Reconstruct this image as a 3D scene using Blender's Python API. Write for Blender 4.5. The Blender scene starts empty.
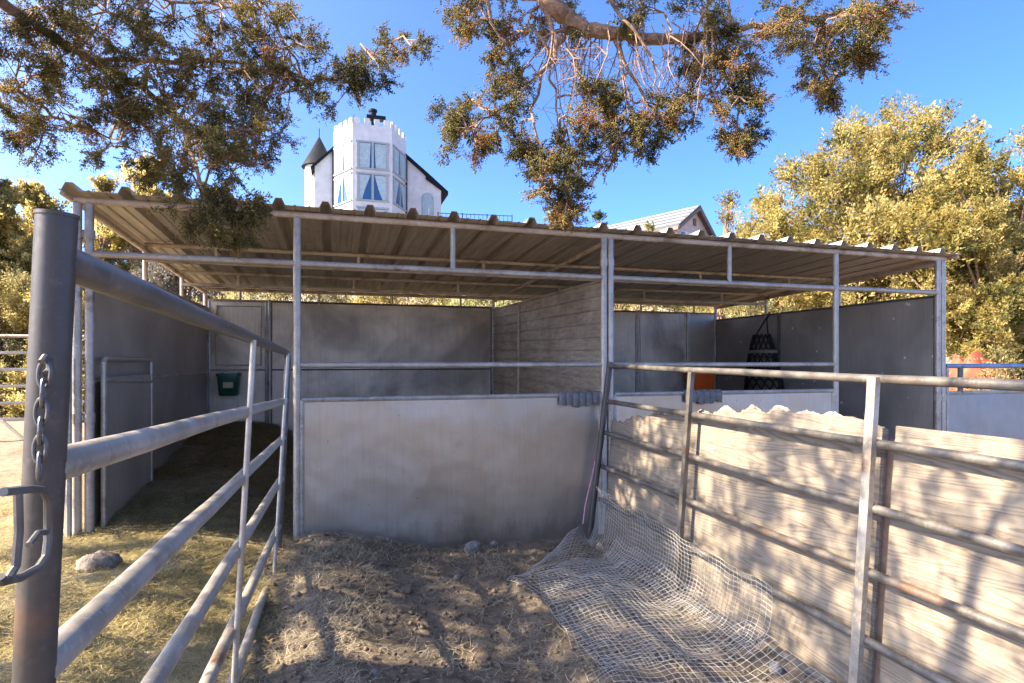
import bpy, math, random
import numpy as np
from mathutils import Vector
random.seed(7); RNG = np.random.default_rng(11)
sc = bpy.context.scene; COL = sc.collection
PI = math.pi

# ------------------------------------------------------------------ camera frame (metres; X along the stall front, Y into the stalls)
H0, YAW, F, CX, HY = 1.26, math.radians(16.8), 586.0, 512.0, 362.0
FW = np.array([math.sin(YAW), math.cos(YAW), 0.]); RT = np.array([math.cos(YAW), -math.sin(YAW), 0.]); UP = np.array([0, 0, 1.])
CAM = np.array([0, 0, H0])
def at(px, py, t):                       # place seen at a direction, t metres ahead
    return CAM + t * (FW + RT * (px - CX) / F + UP * (HY - py) / F)
def onplane(px, py, p0, n):
    d = FW + RT * (px - CX) / F + UP * (HY - py) / F
    p0 = np.array(p0, float); n = np.array(n, float)
    return CAM + d * (np.dot(p0 - CAM, n) / np.dot(d, n))
def sstep(a, b, x):
    t = np.clip((np.asarray(x, float) - a) / (b - a), 0, 1); return t * t * (3 - 2 * t)

# ------------------------------------------------------------------ value noise
_T = RNG.random((256, 256))
def vnoise(x, y):
    x = np.asarray(x, float); y = np.asarray(y, float)
    xi = np.floor(x).astype(int); yi = np.floor(y).astype(int); fx = x - xi; fy = y - yi
    fx = fx * fx * (3 - 2 * fx); fy = fy * fy * (3 - 2 * fy)
    g = lambda i, j: _T[i & 255, j & 255]
    return (g(xi, yi) * (1 - fx) + g(xi + 1, yi) * fx) * (1 - fy) + (g(xi, yi + 1) * (1 - fx) + g(xi + 1, yi + 1) * fx) * fy
def fbm(x, y, o=4):
    s = 0; a = .5
    for k in range(o):
        s = s + a * (vnoise(x * 2 ** k + 17 * k, y * 2 ** k + 5 * k) - .5); a *= .55
    return s
def ground(x, y, fine=True):
    x = np.asarray(x, float); y = np.asarray(y, float)
    z = .13 * sstep(-.35, -1.1, x) * sstep(1.5, 3.6, y)
    z = z - .15 * sstep(.0, .9, x) * (1 - sstep(4.4, 5., y))
    z = z + .10 * np.clip(y - 4.2, 0, 4.0) * sstep(.6, -.9, x) * sstep(-2.3, -1.6, x)
    z = z + .05 * sstep(.30, -.05, x) * sstep(-.32, -.1, x) * sstep(1.2, 2.2, y) * sstep(4.6, 4.2, y)
    s = np.clip(y - 9.6, 0, 200)
    z = z + .205 * (np.sqrt(s * s + 9) - 3) * (1 - sstep(50, 62, y)) + 10.2 * sstep(50, 62, y)
    z = z + 1.3 * fbm(x * .05, y * .05, 3) * sstep(12, 30, np.hypot(x, y))
    if fine:
        near = 1 - sstep(9, 14, np.hypot(x, y))
        z = z + near * (.10 * fbm(x * 1.3, y * 1.3, 3) + .055 * fbm(x * 6, y * 6, 3))
    return z
def gz(x, y): return float(ground(x, y))

# ------------------------------------------------------------------ materials
MATS = {}
def mat(name, build):
    m = bpy.data.materials.new(name); m.use_nodes = True
    nt = m.node_tree; b = nt.nodes['Principled BSDF']
    build(nt, b); MATS[name] = m; return m
def N(nt, t, **kw):
    n = nt.nodes.new(t)
    for k, v in kw.items():
        if k in n.inputs.keys(): n.inputs[k].default_value = v
        else: setattr(n, k, v)
    return n
def coords(nt, scale=(1, 1, 1), rot=(0, 0, 0)):
    c = N(nt, 'ShaderNodeTexCoord'); m = N(nt, 'ShaderNodeMapping'); m.inputs['Scale'].default_value = scale; m.inputs['Rotation'].default_value = rot
    g = N(nt, 'ShaderNodeNewGeometry'); nt.links.new(g.outputs['Position'], m.inputs['Vector']); return m.outputs[0]
def noise(nt, vec, scale, detail=4, rough=.55, dist=0):
    n = N(nt, 'ShaderNodeTexNoise'); n.inputs['Scale'].default_value = scale; n.inputs['Detail'].default_value = detail
    n.inputs['Roughness'].default_value = rough; n.inputs['Distortion'].default_value = dist
    nt.links.new(vec, n.inputs['Vector']); return n.outputs[0]
def ramp(nt, fac, stops):
    r = N(nt, 'ShaderNodeValToRGB'); e = r.color_ramp.elements
    while len(e) < len(stops): e.new(.5)
    for i, (p, c) in enumerate(stops):
        e[i].position = p; e[i].color = (*c, 1) if len(c) == 3 else c
    nt.links.new(fac, r.inputs[0]); return r.outputs[0]
def mix(nt, fac, a, b, mode='MIX'):
    m = N(nt, 'ShaderNodeMix', data_type='RGBA', blend_type=mode)
    for sck, v in ((m.inputs[0], fac), (m.inputs[6], a), (m.inputs[7], b)):
        if hasattr(v, 'node'): nt.links.new(v, sck)
        elif isinstance(v, (int, float)): sck.default_value = v
        else: sck.default_value = (*v, 1)
    return m.outputs[2]
def bump(nt, b, h, strength=.3, dist=.01, prev=None):
    n = N(nt, 'ShaderNodeBump'); n.inputs['Strength'].default_value = strength; n.inputs['Distance'].default_value = dist
    nt.links.new(h, n.inputs['Height'])
    if prev: nt.links.new(prev, n.inputs['Normal'])
    nt.links.new(n.outputs[0], b.inputs['Normal']); return n.outputs[0]
def g3(v): return (v, v, v)

def pipe_mat(name, lo, hi, metal=.75, r0=.32, r1=.55, rust=0.0, rustc=(.17, .085, .045)):
    def f(nt, b):
        v = coords(nt)
        n1 = noise(nt, v, 9, 6, .65); n2 = noise(nt, v, 70, 4, .6); n3 = noise(nt, v, 4, 5, .7)
        c = ramp(nt, n1, [(.3, lo), (.7, hi)])
        c = mix(nt, ramp(nt, n2, [(.55, g3(0)), (.72, g3(.55))]), c, tuple(min(1, x * 1.35) for x in hi))
        if rust:
            c = mix(nt, ramp(nt, n3, [(.62 - .25 * rust, g3(0)), (.75, g3(1))]), c, rustc)
        nt.links.new(c, b.inputs['Base Color']); b.inputs['Metallic'].default_value = metal
        nt.links.new(ramp(nt, n1, [(.3, g3(r0)), (.7, g3(r1))]), b.inputs['Roughness'])
        bump(nt, b, n2, .12, .002)
    return mat(name, f)
pipe_mat('galvanized_pipe', (.27, .235, .19), (.50, .45, .38), .35, .3, .5, .1)
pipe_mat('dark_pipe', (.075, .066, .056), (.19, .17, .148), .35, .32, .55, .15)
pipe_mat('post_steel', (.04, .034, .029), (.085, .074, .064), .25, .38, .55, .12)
pipe_mat('chain_steel', (.06, .06, .06), (.19, .185, .18), .6, .35, .6, .3)
pipe_mat('dusty_beam', (.42, .33, .235), (.62, .53, .42), .15, .55, .8, .5)
pipe_mat('far_pipe', (.30, .25, .20), (.45, .40, .33), .3, .5, .7, .3)
pipe_mat('blue_pipe', (.13, .19, .33), (.27, .34, .50), .4, .35, .5, .1)
pipe_mat('mesh_wire', (.36, .345, .315), (.54, .515, .475), .3, .4, .6, 0)

def sheet_mat(name, lo, hi, metal, r0, r1, dirt, streak=1.0, wob=.35, specks=0.0, stain=.25, splash=.5):
    def f(nt, b):
        v = coords(nt)
        big = noise(nt, v, 1.5, 5, .6, .4)
        vs = coords(nt, (14, 14, .7)); st = noise(nt, vs, 3, 5, .7)
        sp = noise(nt, v, 26, 5, .7); stn = noise(nt, v, .95, 4, .55, .8); scr = noise(nt, coords(nt, (3, 3, 90), (.3, .2, .4)), 2, 4, .7)
        c = ramp(nt, big, [(.3, lo), (.72, hi)])
        c = mix(nt, ramp(nt, st, [(.48, g3(0)), (.75, g3(.5 * streak))]), c, tuple(x * .62 for x in lo))
        c = mix(nt, ramp(nt, sp, [(.66, g3(0)), (.73, g3(.75))]), c, dirt)
        c = mix(nt, ramp(nt, stn, [(.44, g3(0)), (.62, g3(stain))]), c, tuple(x * .42 for x in lo))
        c = mix(nt, ramp(nt, scr, [(.68, g3(0)), (.76, g3(.35))]), c, tuple(min(.9, x * 1.3) for x in hi))
        gz_ = N(nt, 'ShaderNodeNewGeometry'); zz_ = N(nt, 'ShaderNodeSeparateXYZ'); nt.links.new(gz_.outputs['Position'], zz_.inputs[0])
        mud = N(nt, 'ShaderNodeMath', operation='MULTIPLY_ADD'); mud.inputs[1].default_value = -1.1; nt.links.new(zz_.outputs[2], mud.inputs[0]); nt.links.new(noise(nt, coords(nt, (1, 1, .35)), 9, 7, .75), mud.inputs[2])
        c = mix(nt, ramp(nt, mud.outputs[0], [(.42, g3(0)), (.66, g3(splash))]), c, (.14, .105, .075))
        if specks:
            vo = N(nt, 'ShaderNodeTexVoronoi'); vo.inputs['Scale'].default_value = 6; nt.links.new(v, vo.inputs['Vector'])
            c = mix(nt, ramp(nt, vo.outputs['Distance'], [(.085, g3(specks)), (.11, g3(0))]), c, (.7, .7, .68))
        nt.links.new(c, b.inputs['Base Color']); b.inputs['Metallic'].default_value = metal
        nt.links.new(ramp(nt, big, [(.3, g3(r0)), (.7, g3(r1))]), b.inputs['Roughness'])
        w = noise(nt, v, 2.2, 2, .5); n1 = bump(nt, b, w, wob, .08)
        bump(nt, b, st, .12, .003, n1)
    return mat(name, f)
sheet_mat('galvanized_sheet', (.40, .345, .27), (.56, .495, .405), .75, .30, .42, (.13, .10, .075), .5, .22, 0, .15, .35)
sheet_mat('back_sheet', (.46, .385, .285), (.92, .80, .62), .15, .32, .5, (.15, .12, .09), .8, .5, 0, .62)
sheet_mat('grey_sheet', (.33, .285, .23), (.52, .455, .37), .25, .36, .5, (.07, .06, .05), .8, .3, .0)
sheet_mat('specked_sheet', (.29, .255, .21), (.45, .40, .335), .2, .38, .52, (.07, .065, .06), .7, .3, .9)
sheet_mat('blue_sheet', (.27, .265, .25), (.38, .37, .345), .3, .34, .45, (.12, .12, .12), .5, .3)
def f_part(nt, b):
    v = coords(nt); vs = coords(nt, (1, 1.2, 9))
    n1 = noise(nt, v, 2.2, 6, .65); n2 = noise(nt, vs, 4, 6, .7); n3 = noise(nt, v, 18, 5, .7)
    c = ramp(nt, n1, [(.3, (.31, .245, .175)), (.7, (.56, .475, .37))])
    c = mix(nt, ramp(nt, n2, [(.45, g3(0)), (.7, g3(.7))]), c, (.13, .10, .075))
    c = mix(nt, ramp(nt, n3, [(.6, g3(0)), (.7, g3(.7))]), c, (.10, .075, .05))
    nt.links.new(c, b.inputs['Base Color']); b.inputs['Metallic'].default_value = .25; b.inputs['Roughness'].default_value = .55
    bump(nt, b, n3, .2, .004)
mat('soiled_boards', f_part)
def f_roof(nt, b):
    vs = coords(nt, (9, .5, 1)); v = coords(nt)
    n1 = noise(nt, vs, 3, 6, .65); n2 = noise(nt, v, 7, 6, .7); n3 = noise(nt, v, 1.1, 4, .6)
    c = ramp(nt, n1, [(.3, (.32, .275, .215)), (.7, (.60, .54, .455))])
    c = mix(nt, ramp(nt, n2, [(.55, g3(0)), (.75, g3(.7))]), c, (.22, .16, .11))
    c = mix(nt, ramp(nt, n3, [(.4, g3(0)), (.7, g3(.5))]), c, (.60, .55, .47))
    nt.links.new(c, b.inputs['Base Color']); b.inputs['Metallic'].default_value = .3; b.inputs['Roughness'].default_value = .5
mat('rusty_roof', f_roof)
def f_ply(nt, b):
    # flat sawn grain running along Y
    cf = noise(nt, coords(nt, (1, .17, 2.7)), 1.35, 3, .45, .15)
    mul = N(nt, 'ShaderNodeMath', operation='MULTIPLY'); mul.inputs[1].default_value = 56.0; nt.links.new(cf, mul.inputs[0])
    jit = noise(nt, coords(nt, (2, 2.5, 14)), 2, 4, .6)
    ad = N(nt, 'ShaderNodeMath', operation='MULTIPLY_ADD'); ad.inputs[1].default_value = 1.6; nt.links.new(jit, ad.inputs[0]); nt.links.new(mul.outputs[0], ad.inputs[2])
    fr_ = N(nt, 'ShaderNodeMath', operation='FRACT'); nt.links.new(ad.outputs[0], fr_.inputs[0])
    fine = noise(nt, coords(nt, (4, 3, 110)), 1.5, 6, .75); dirt = noise(nt, coords(nt), 2.0, 6, .65)
    vertical = noise(nt, coords(nt, (1, 30, .5)), 2, 5, .65); g_ = N(nt, 'ShaderNodeNewGeometry'); sz_ = N(nt, 'ShaderNodeSeparateXYZ'); nt.links.new(g_.outputs['Position'], sz_.inputs[0])
    mud = N(nt, 'ShaderNodeMath', operation='MULTIPLY_ADD'); mud.inputs[1].default_value = -.9; nt.links.new(sz_.outputs[2], mud.inputs[0]); nt.links.new(noise(nt, coords(nt), 7, 6, .75), mud.inputs[2])
    c = ramp(nt, fr_.outputs[0], [(.0, (.10, .075, .055)), (.2, (.165, .130, .094)), (.5, (.235, .192, .142)), (.8, (.255, .21, .157)), (.95, (.165, .130, .094)), (1, (.085, .063, .045))])
    c = mix(nt, ramp(nt, fine, [(.36, g3(.75)), (.6, g3(0))]), c, (.22, .185, .145))
    c = mix(nt, ramp(nt, dirt, [(.5, g3(0)), (.75, g3(.45))]), c, (.17, .14, .11))
    c = mix(nt, ramp(nt, vertical, [(.62, g3(0)), (.75, g3(.3))]), c, (.18, .14, .10))
    c = mix(nt, ramp(nt, mud.outputs[0], [(.5, g3(0)), (.72, g3(.75))]), c, (.15, .115, .085))
    nt.links.new(c, b.inputs['Base Color']); b.inputs['Roughness'].default_value = .85
    n1 = bump(nt, b, fine, .35, .004); bump(nt, b, cf, .2, .004, n1)
mat('weathered_plywood', f_ply)
def simple(name, c0, c1, scale=8, rough=.8, metal=0, bs=.3, bd=.01, trans=0):
    def f(nt, b):
        v = coords(nt); n = noise(nt, v, scale, 6, .65)
        nt.links.new(ramp(nt, n, [(.3, c0), (.7, c1)]), b.inputs['Base Color']); b.inputs['Roughness'].default_value = rough; b.inputs['Metallic'].default_value = metal
        bump(nt, b, n, bs, bd)
        if max(c1) < .06: b.inputs['Specular IOR Level'].default_value = .12
    return mat(name, f)
simple('torn_wood', (.22, .16, .11), (.48, .41, .32), 30)
simple('brown_stud', (.16, .10, .065), (.26, .17, .11), 20)
simple('bark', (.13, .075, .048), (.38, .24, .15), 26, .9, 0, .8, .02)
simple('red_twig', (.20, .115, .07), (.36, .225, .14), 30)
simple('rock_tan', (.13, .10, .075), (.30, .24, .185), 22, .9, 0, 1.0, .03)
simple('rock_grey', (.16, .15, .135), (.36, .335, .30), 26, .9, 0, 1.0, .03)
simple('rubber_grey', (.075, .068, .062), (.17, .158, .145), 30, .55)
simple('black_strap', (.012, .012, .013), (.03, .03, .032), 40, .6)
simple('tan_strap', (.16, .125, .095), (.27, .22, .17), 40, .8)
simple('net_hay', (.12, .095, .06), (.26, .21, .13), 40, .95)
simple('green_plastic', (.008, .065, .04), (.014, .10, .06), 10, .35, 0, .1)
simple('label_paper', (.42, .36, .20), (.55, .48, .30), 25, .6)
simple('orange_plastic', (.80, .11, .012), (.90, .15, .02), 8, .4, 0, .1)
simple('pink_twine', (.55, .22, .34), (.68, .32, .42), 60, .9)
simple('stucco', (.46, .455, .44), (.60, .595, .58), 1.5, .85, 0, .3)
simple('dark_trim', (.008, .009, .011), (.018, .019, .022), 6, .6)
simple('slate_roof', (.006, .007, .009), (.014, .015, .018), 3, .6)
simple('frame_grey', (.24, .26, .26), (.32, .34, .34), 6, .6)
simple('curtain_and_arch_shade', (.24, .33, .35), (.38, .46, .47), 3, .9)
simple('beige_siding', (.42, .33, .28), (.52, .42, .36), 4, .85)
simple('brown_trim', (.10, .07, .055), (.16, .11, .085), 6, .7)
simple('red_roof_tile', (.30, .10, .07), (.42, .16, .11), 5, .8)
simple('red_canvas', (.30, .05, .022), (.44, .095, .04), 5, .7)
simple('brace_wood', (.10, .085, .07), (.18, .15, .12), 20)
def f_house_roof(nt, b):
    wv = N(nt, 'ShaderNodeTexCoord'); n = noise(nt, coords(nt), 2, 4)
    nt.links.new(ramp(nt, n, [(.3, (.05, .053, .06)), (.7, (.075, .08, .088))]), b.inputs['Base Color']); b.inputs['Roughness'].default_value = .8; b.inputs['Metallic'].default_value = 0
mat('metal_house_roof', f_house_roof)
def f_glass(nt, b):
    b.inputs['Base Color'].default_value = (.02, .07, .16, 1); b.inputs['Roughness'].default_value = .08; b.inputs['Metallic'].default_value = 0
    b.inputs['Specular IOR Level'].default_value = .8
mat('window_glass', f_glass)

def f_ground(nt, b):
    v = coords(nt); g = N(nt, 'ShaderNodeNewGeometry'); sx = N(nt, 'ShaderNodeSeparateXYZ'); nt.links.new(g.outputs['Position'], sx.inputs[0])
    n1 = noise(nt, v, 1.6, 6, .65); n2 = noise(nt, v, 14, 6, .7); n3 = noise(nt, v, 60, 4, .7)
    soil = ramp(nt, n2, [(.3, (.05, .036, .024)), (.52, (.145, .108, .072)), (.75, (.30, .235, .165))])
    soil = mix(nt, ramp(nt, n3, [(.55, g3(0)), (.68, g3(.8))]), soil, (.27, .215, .15))
    soil = mix(nt, ramp(nt, n1, [(.45, g3(0)), (.7, g3(.6))]), soil, (.20, .155, .11))
    sand = ramp(nt, n2, [(.3, (.15, .105, .062)), (.7, (.29, .21, .13))])
    mr = N(nt, 'ShaderNodeMapRange'); mr.inputs[1].default_value = -1.5; mr.inputs[2].default_value = -2.4; mr.clamp = True
    ad = N(nt, 'ShaderNodeMath', operation='MULTIPLY_ADD'); ad.inputs[1].default_value = 1.2; nt.links.new(n1, ad.inputs[0]); nt.links.new(sx.outputs[0], ad.inputs[2])
    nt.links.new(ad.outputs[0], mr.inputs[0])
    c = mix(nt, mr.outputs[0], soil, sand)
    mh = N(nt, 'ShaderNodeMapRange'); mh.inputs[1].default_value = -.25; mh.inputs[2].default_value = -.55; mh.clamp = True; nt.links.new(sx.outputs[0], mh.inputs[0])
    c = mix(nt, mh.outputs[0], c, mix(nt, mr.outputs[0], ramp(nt, n2, [(.3, (.15, .12, .06)), (.7, (.36, .29, .155))]), sand))
    mr2 = N(nt, 'ShaderNodeMapRange'); mr2.inputs[1].default_value = 9; mr2.inputs[2].default_value = 12; mr2.clamp = True; nt.links.new(sx.outputs[1], mr2.inputs[0])
    c = mix(nt, mr2.outputs[0], c, ramp(nt, n2, [(.3, (.16, .12, .08)), (.7, (.34, .27, .18))]))
    nt.links.new(c, b.inputs['Base Color']); b.inputs['Roughness'].default_value = .95
    n_ = bump(nt, b, n2, .7, .03); bump(nt, b, n3, .6, .012, n_)
mat('soil', f_ground)
def leaf_mat(name, stops, trans=.3, rough=.7):
    def f(nt, b):
        a = N(nt, 'ShaderNodeAttribute', attribute_name='tone')
        c = ramp(nt, a.outputs['Fac'], stops)
        nt.links.new(c, b.inputs['Base Color']); b.inputs['Roughness'].default_value = rough; b.inputs['Specular IOR Level'].default_value = .25
        t = N(nt, 'ShaderNodeBsdfTranslucent'); nt.links.new(c, t.inputs[0])
        m = N(nt, 'ShaderNodeMixShader'); m.inputs[0].default_value = trans
        o = nt.nodes['Material Output']; nt.links.new(b.outputs[0], m.inputs[1]); nt.links.new(t.outputs[0], m.inputs[2]); nt.links.new(m.outputs[0], o.inputs[0])
    return mat(name, f)
leaf_mat('juniper_leaf', [(.0, (.08, .08, .034)), (.40, (.29, .26, .10)), (.70, (.50, .40, .16)), (.86, (.46, .24, .09)), (1., (.32, .31, .31))], .58)
leaf_mat('golden_leaf', [(.0, (.07, .08, .025)), (.25, (.22, .20, .065)), (.55, (.38, .295, .082)), (1., (.57, .465, .18))], .62)
leaf_mat('backlit_gold_leaf', [(.0, (.14, .125, .05)), (.5, (.48, .385, .12)), (1., (.70, .59, .26))], .72)  # golden leaf lightened, so the backlit glow is put into the colour
leaf_mat('olive_leaf', [(.0, (.08, .08, .03)), (.5, (.34, .295, .12)), (1., (.58, .50, .24))], .5)
leaf_mat('dark_leaf', [(.0, (.02, .03, .015)), (1., (.08, .10, .045))], .25)
leaf_mat('lime_leaf', [(.0, (.12, .12, .03)), (1., (.42, .42, .13))], .35)
leaf_mat('grey_leaf', [(.0, (.10, .085, .06)), (1., (.40, .36, .29))], .25)
leaf_mat('hay', [(.0, (.05, .042, .018)), (.5, (.29, .23, .09)), (1., (.52, .43, .19))], .15)
leaf_mat('straw', [(.0, (.09, .07, .05)), (.5, (.32, .27, .19)), (1., (.56, .49, .37))], .1)

# ------------------------------------------------------------------ mesh helpers
def link(o, parent=None, loc=None):
    COL.objects.link(o)
    if parent is not None: o.parent = parent
    return o
def tag(o, label=None, cat=None, group=None, kind=None):
    for k, v in (('label', label), ('category', cat), ('group', group), ('kind', kind)):
        if v: o[k] = v
    return o
def empty(name, loc, label, cat, group=None):
    o = bpy.data.objects.new(name, None); COL.objects.link(o); o.location = [float(a) for a in loc]; o.empty_display_size = .1
    return tag(o, label, cat, group)
def origin_of(o):
    p = Vector((0, 0, 0))
    while o is not None: p = p + o.location; o = o.parent
    return p
class MB:
    def __init__(s): s.v = []; s.f = []
    def add(s, vs, fs):
        b = len(s.v); s.v += [tuple(float(c) for c in p) for p in vs]; s.f += [tuple(i + b for i in f) for f in fs]; return s
    def box(s, lo, hi):
        x0, y0, z0 = lo; x1, y1, z1 = hi
        return s.add([(x0, y0, z0), (x1, y0, z0), (x1, y1, z0), (x0, y1, z0), (x0, y0, z1), (x1, y0, z1), (x1, y1, z1), (x0, y1, z1)],
                     [(0, 3, 2, 1), (4, 5, 6, 7), (0, 1, 5, 4), (1, 2, 6, 5), (2, 3, 7, 6), (3, 0, 4, 7)])
    def hexa(s, bot, top):               # two quads, counter-clockwise from above
        return s.add(list(bot) + list(top), [(0, 3, 2, 1), (4, 5, 6, 7), (0, 1, 5, 4), (1, 2, 6, 5), (2, 3, 7, 6), (3, 0, 4, 7)])
    def slab(s, poly, off):              # closed polygon extruded by a vector
        n = len(poly); off = np.array(off, float); q = [np.array(p, float) for p in poly]
        fs = [tuple(range(n)), tuple(range(2 * n - 1, n - 1, -1))] + [((i + 1) % n, i, n + i, n + (i + 1) % n) for i in range(n)]
        return s.add(q + [p + off for p in q], fs)
    def tube(s, pts, r, sides=10, cap=True):
        pts = [Vector([float(c) for c in p]) for p in pts]; n = len(pts)
        rs = list(r) if hasattr(r, '__len__') else [r] * n
        ref = None; vs = []
        for i in range(n):
            d = (pts[min(i + 1, n - 1)] - pts[max(i - 1, 0)]).normalized()
            if ref is None: ref = Vector((0, 0, 1)) if abs(d.z) < .9 else Vector((1, 0, 0))
            a = (ref - d * ref.dot(d))
            if a.length < 1e-5: a = d.orthogonal()
            a.normalize(); ref = a; bb = d.cross(a)
            for k in range(sides):
                t = 2 * PI * k / sides; vs.append(pts[i] + (a * math.cos(t) + bb * math.sin(t)) * rs[i])
        fs = [(i * sides + k, i * sides + (k + 1) % sides, (i + 1) * sides + (k + 1) % sides, (i + 1) * sides + k) for i in range(n - 1) for k in range(sides)]
        if cap: fs += [tuple(range(sides - 1, -1, -1)), tuple((n - 1) * sides + k for k in range(sides))]
        return s.add(vs, fs)
    def ring(s, c, u, v, r, tube, n=14, sides=6, w=None, h=None):
        pts = [np.array(c) + np.array(u) * math.cos(2 * PI * k / n) * (w or r) + np.array(v) * math.sin(2 * PI * k / n) * (h or r) for k in range(n + 1)]
        return s.tube(pts, tube, sides, False)
    def build(s, name, m, parent=None, smooth=True, angle=38, label=None):
        me = bpy.data.meshes.new(name); o = bpy.data.objects.new(name, me)
        off = origin_of(parent) if parent is not None else Vector((0, 0, 0))
        if parent is None and s.v:                       # origin at the thing's base
            a = np.array(s.v); off = Vector((float(a[:, 0].mean()), float(a[:, 1].mean()), float(a[:, 2].min()))); o.location = off
        me.from_pydata([(p[0] - off.x, p[1] - off.y, p[2] - off.z) for p in s.v], [], s.f); me.update()
        if smooth:
            me.shade_smooth(); me.set_sharp_from_angle(angle=math.radians(angle))
        me.materials.append(MATS[m] if isinstance(m, str) else m)
        link(o, parent)
        if label: o['label'] = label
        return o
def np_mesh(name, V, Fc, m, parent=None, tone=None, smooth=False, base=None):
    me = bpy.data.meshes.new(name); V = np.asarray(V, float); Fc = np.asarray(Fc)
    o = bpy.data.objects.new(name, me)
    if parent is not None: off = np.array(origin_of(parent))
    elif base is not None: off = np.array(base, float); o.location = [float(a) for a in off]
    else: off = np.zeros(3)
    V = V - off
    me.vertices.add(len(V)); me.vertices.foreach_set('co', V.astype(np.float32).ravel())
    k = Fc.shape[1]; me.loops.add(Fc.size); me.loops.foreach_set('vertex_index', Fc.astype(np.int32).ravel())
    me.polygons.add(len(Fc)); me.polygons.foreach_set('loop_start', np.arange(0, Fc.size, k, dtype=np.int32))
    me.update(calc_edges=True)
    if smooth: me.shade_smooth()
    if tone is not None:
        a = me.attributes.new('tone', 'FLOAT', 'POINT'); a.data.foreach_set('value', np.clip(tone, 0, 1).astype(np.float32))
    me.materials.append(MATS[m]); link(o, parent); return o
def unit(a): return a / (np.linalg.norm(a, axis=-1, keepdims=True) + 1e-9)
def frame_of(D):
    ref = np.where(np.abs(D[:, 2:3]) < .9, np.array([[0, 0, 1.]]), np.array([[1., 0, 0]]))
    A = unit(np.cross(D, ref)); return A, np.cross(D, A)
def spindles(P, D, L, W, tone):           # 3-sided leaf lumps
    n = len(P); D = unit(D); A, B = frame_of(D); L = np.broadcast_to(L, n)[:, None]; W = np.broadcast_to(W, n)[:, None]
    rot = RNG.random(n)[:, None] * 2 * PI; V = [P]
    for k in range(3):
        t = rot + 2 * PI * k / 3; V.append(P + D * L * .5 + (A * np.cos(t) + B * np.sin(t)) * W * .5)
    V.append(P + D * L); V = np.stack(V, 1).reshape(-1, 3)
    f = np.array([[0, 2, 1], [0, 3, 2], [0, 1, 3], [4, 1, 2], [4, 2, 3], [4, 3, 1]])
    return V, (np.arange(n)[:, None, None] * 5 + f).reshape(-1, 3), np.repeat(tone, 5)
def diamonds(P, D, L, W, tone):
    n = len(P); D = unit(D); A, B = frame_of(D); L = np.broadcast_to(L, n)[:, None]; W = np.broadcast_to(W, n)[:, None]
    t = RNG.random(n)[:, None] * 2 * PI; S = A * np.cos(t) + B * np.sin(t); Nn = A * -np.sin(t) + B * np.cos(t)
    V = np.stack([P, P + D * L * .5 + S * W * .5 + Nn * W * .15, P + D * L, P + D * L * .5 - S * W * .5 + Nn * W * .15], 1).reshape(-1, 3)
    return V, np.arange(4 * n).reshape(n, 4), np.repeat(tone, 4)
def blades(P, yawv, L, W, lift, tone, bend=.3):     # straw: two-segment strips
    n = len(P); D = np.stack([np.cos(yawv), np.sin(yawv), lift], 1); S = np.stack([-np.sin(yawv), np.cos(yawv), np.zeros(n)], 1)
    b = (RNG.random(n) - .5)[:, None] * bend; L = L[:, None]; W = W[:, None]
    M1 = P + D * L * .5 + S * L * b + np.array([0, 0, 1]) * L * .06; E = P + D * L
    up = np.array([0, 0, 1.]) * W * .5
    V = np.stack([P - S * W * .5, P + S * W * .5, M1 - S * W * .5 + up, M1 + S * W * .5 + up, E - S * W * .3, E + S * W * .3], 1).reshape(-1, 3)
    f = np.array([[0, 1, 3, 2], [2, 3, 5, 4]])
    return V, (np.arange(n)[:, None, None] * 6 + f).reshape(-1, 4), np.repeat(tone, 6)

# ------------------------------------------------------------------ world, sun, camera
SUN_EL = math.radians(38); sd = unit(np.array([-1., .05, 0.])); SUN = np.array([sd[0] * math.cos(SUN_EL), sd[1] * math.cos(SUN_EL), math.sin(SUN_EL)])
w = bpy.data.worlds.new("World"); sc.world = w; w.use_nodes = True; nt = w.node_tree
sky = nt.nodes.new('ShaderNodeTexSky'); sky.sky_type = 'NISHITA'; sky.sun_disc = False; sky.sun_elevation = SUN_EL
sky.sun_rotation = math.atan2(sd[0], sd[1]) % (2 * PI); sky.altitude = 1500; sky.air_density = .28; sky.dust_density = 5.0; sky.ozone_density = 7.0
hs = nt.nodes.new('ShaderNodeHueSaturation'); hs.inputs['Saturation'].default_value = 1.08; hs.inputs['Hue'].default_value = .497; hs.inputs['Value'].default_value = .80
nt.links.new(sky.outputs[0], hs.inputs['Color']); nt.links.new(hs.outputs[0], nt.nodes['Background'].inputs[0]); nt.nodes['Background'].inputs[1].default_value = .15
ld = bpy.data.lights.new('sun', 'SUN'); ld.energy = 2.5; ld.angle = math.radians(.45); ld.color = (1, .85, .63)
lo = bpy.data.objects.new('sun', ld); COL.objects.link(lo); lo.rotation_euler = Vector(SUN.tolist()).to_track_quat('Z', 'Y').to_euler(); lo.location = (-30, 3, 25)
cd = bpy.data.cameras.new('camera'); co = bpy.data.objects.new('camera', cd); COL.objects.link(co); sc.camera = co
cd.sensor_width = 36; cd.lens = F / 1024 * 36; cd.shift_y = (HY - 341.5) / 1024; cd.clip_end = 2000; cd.clip_start = .05
co.location = CAM.tolist(); co.rotation_euler = (PI / 2, 0, -YAW)
vs_ = sc.view_settings; vs_.view_transform = 'Standard'; vs_.look = 'None'; vs_.exposure = 3.15; vs_.gamma = 1; vs_.use_curve_mapping = False
sc.render.engine = 'CYCLES'; sc.cycles.use_denoising = True; sc.cycles.max_bounces = 8

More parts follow.
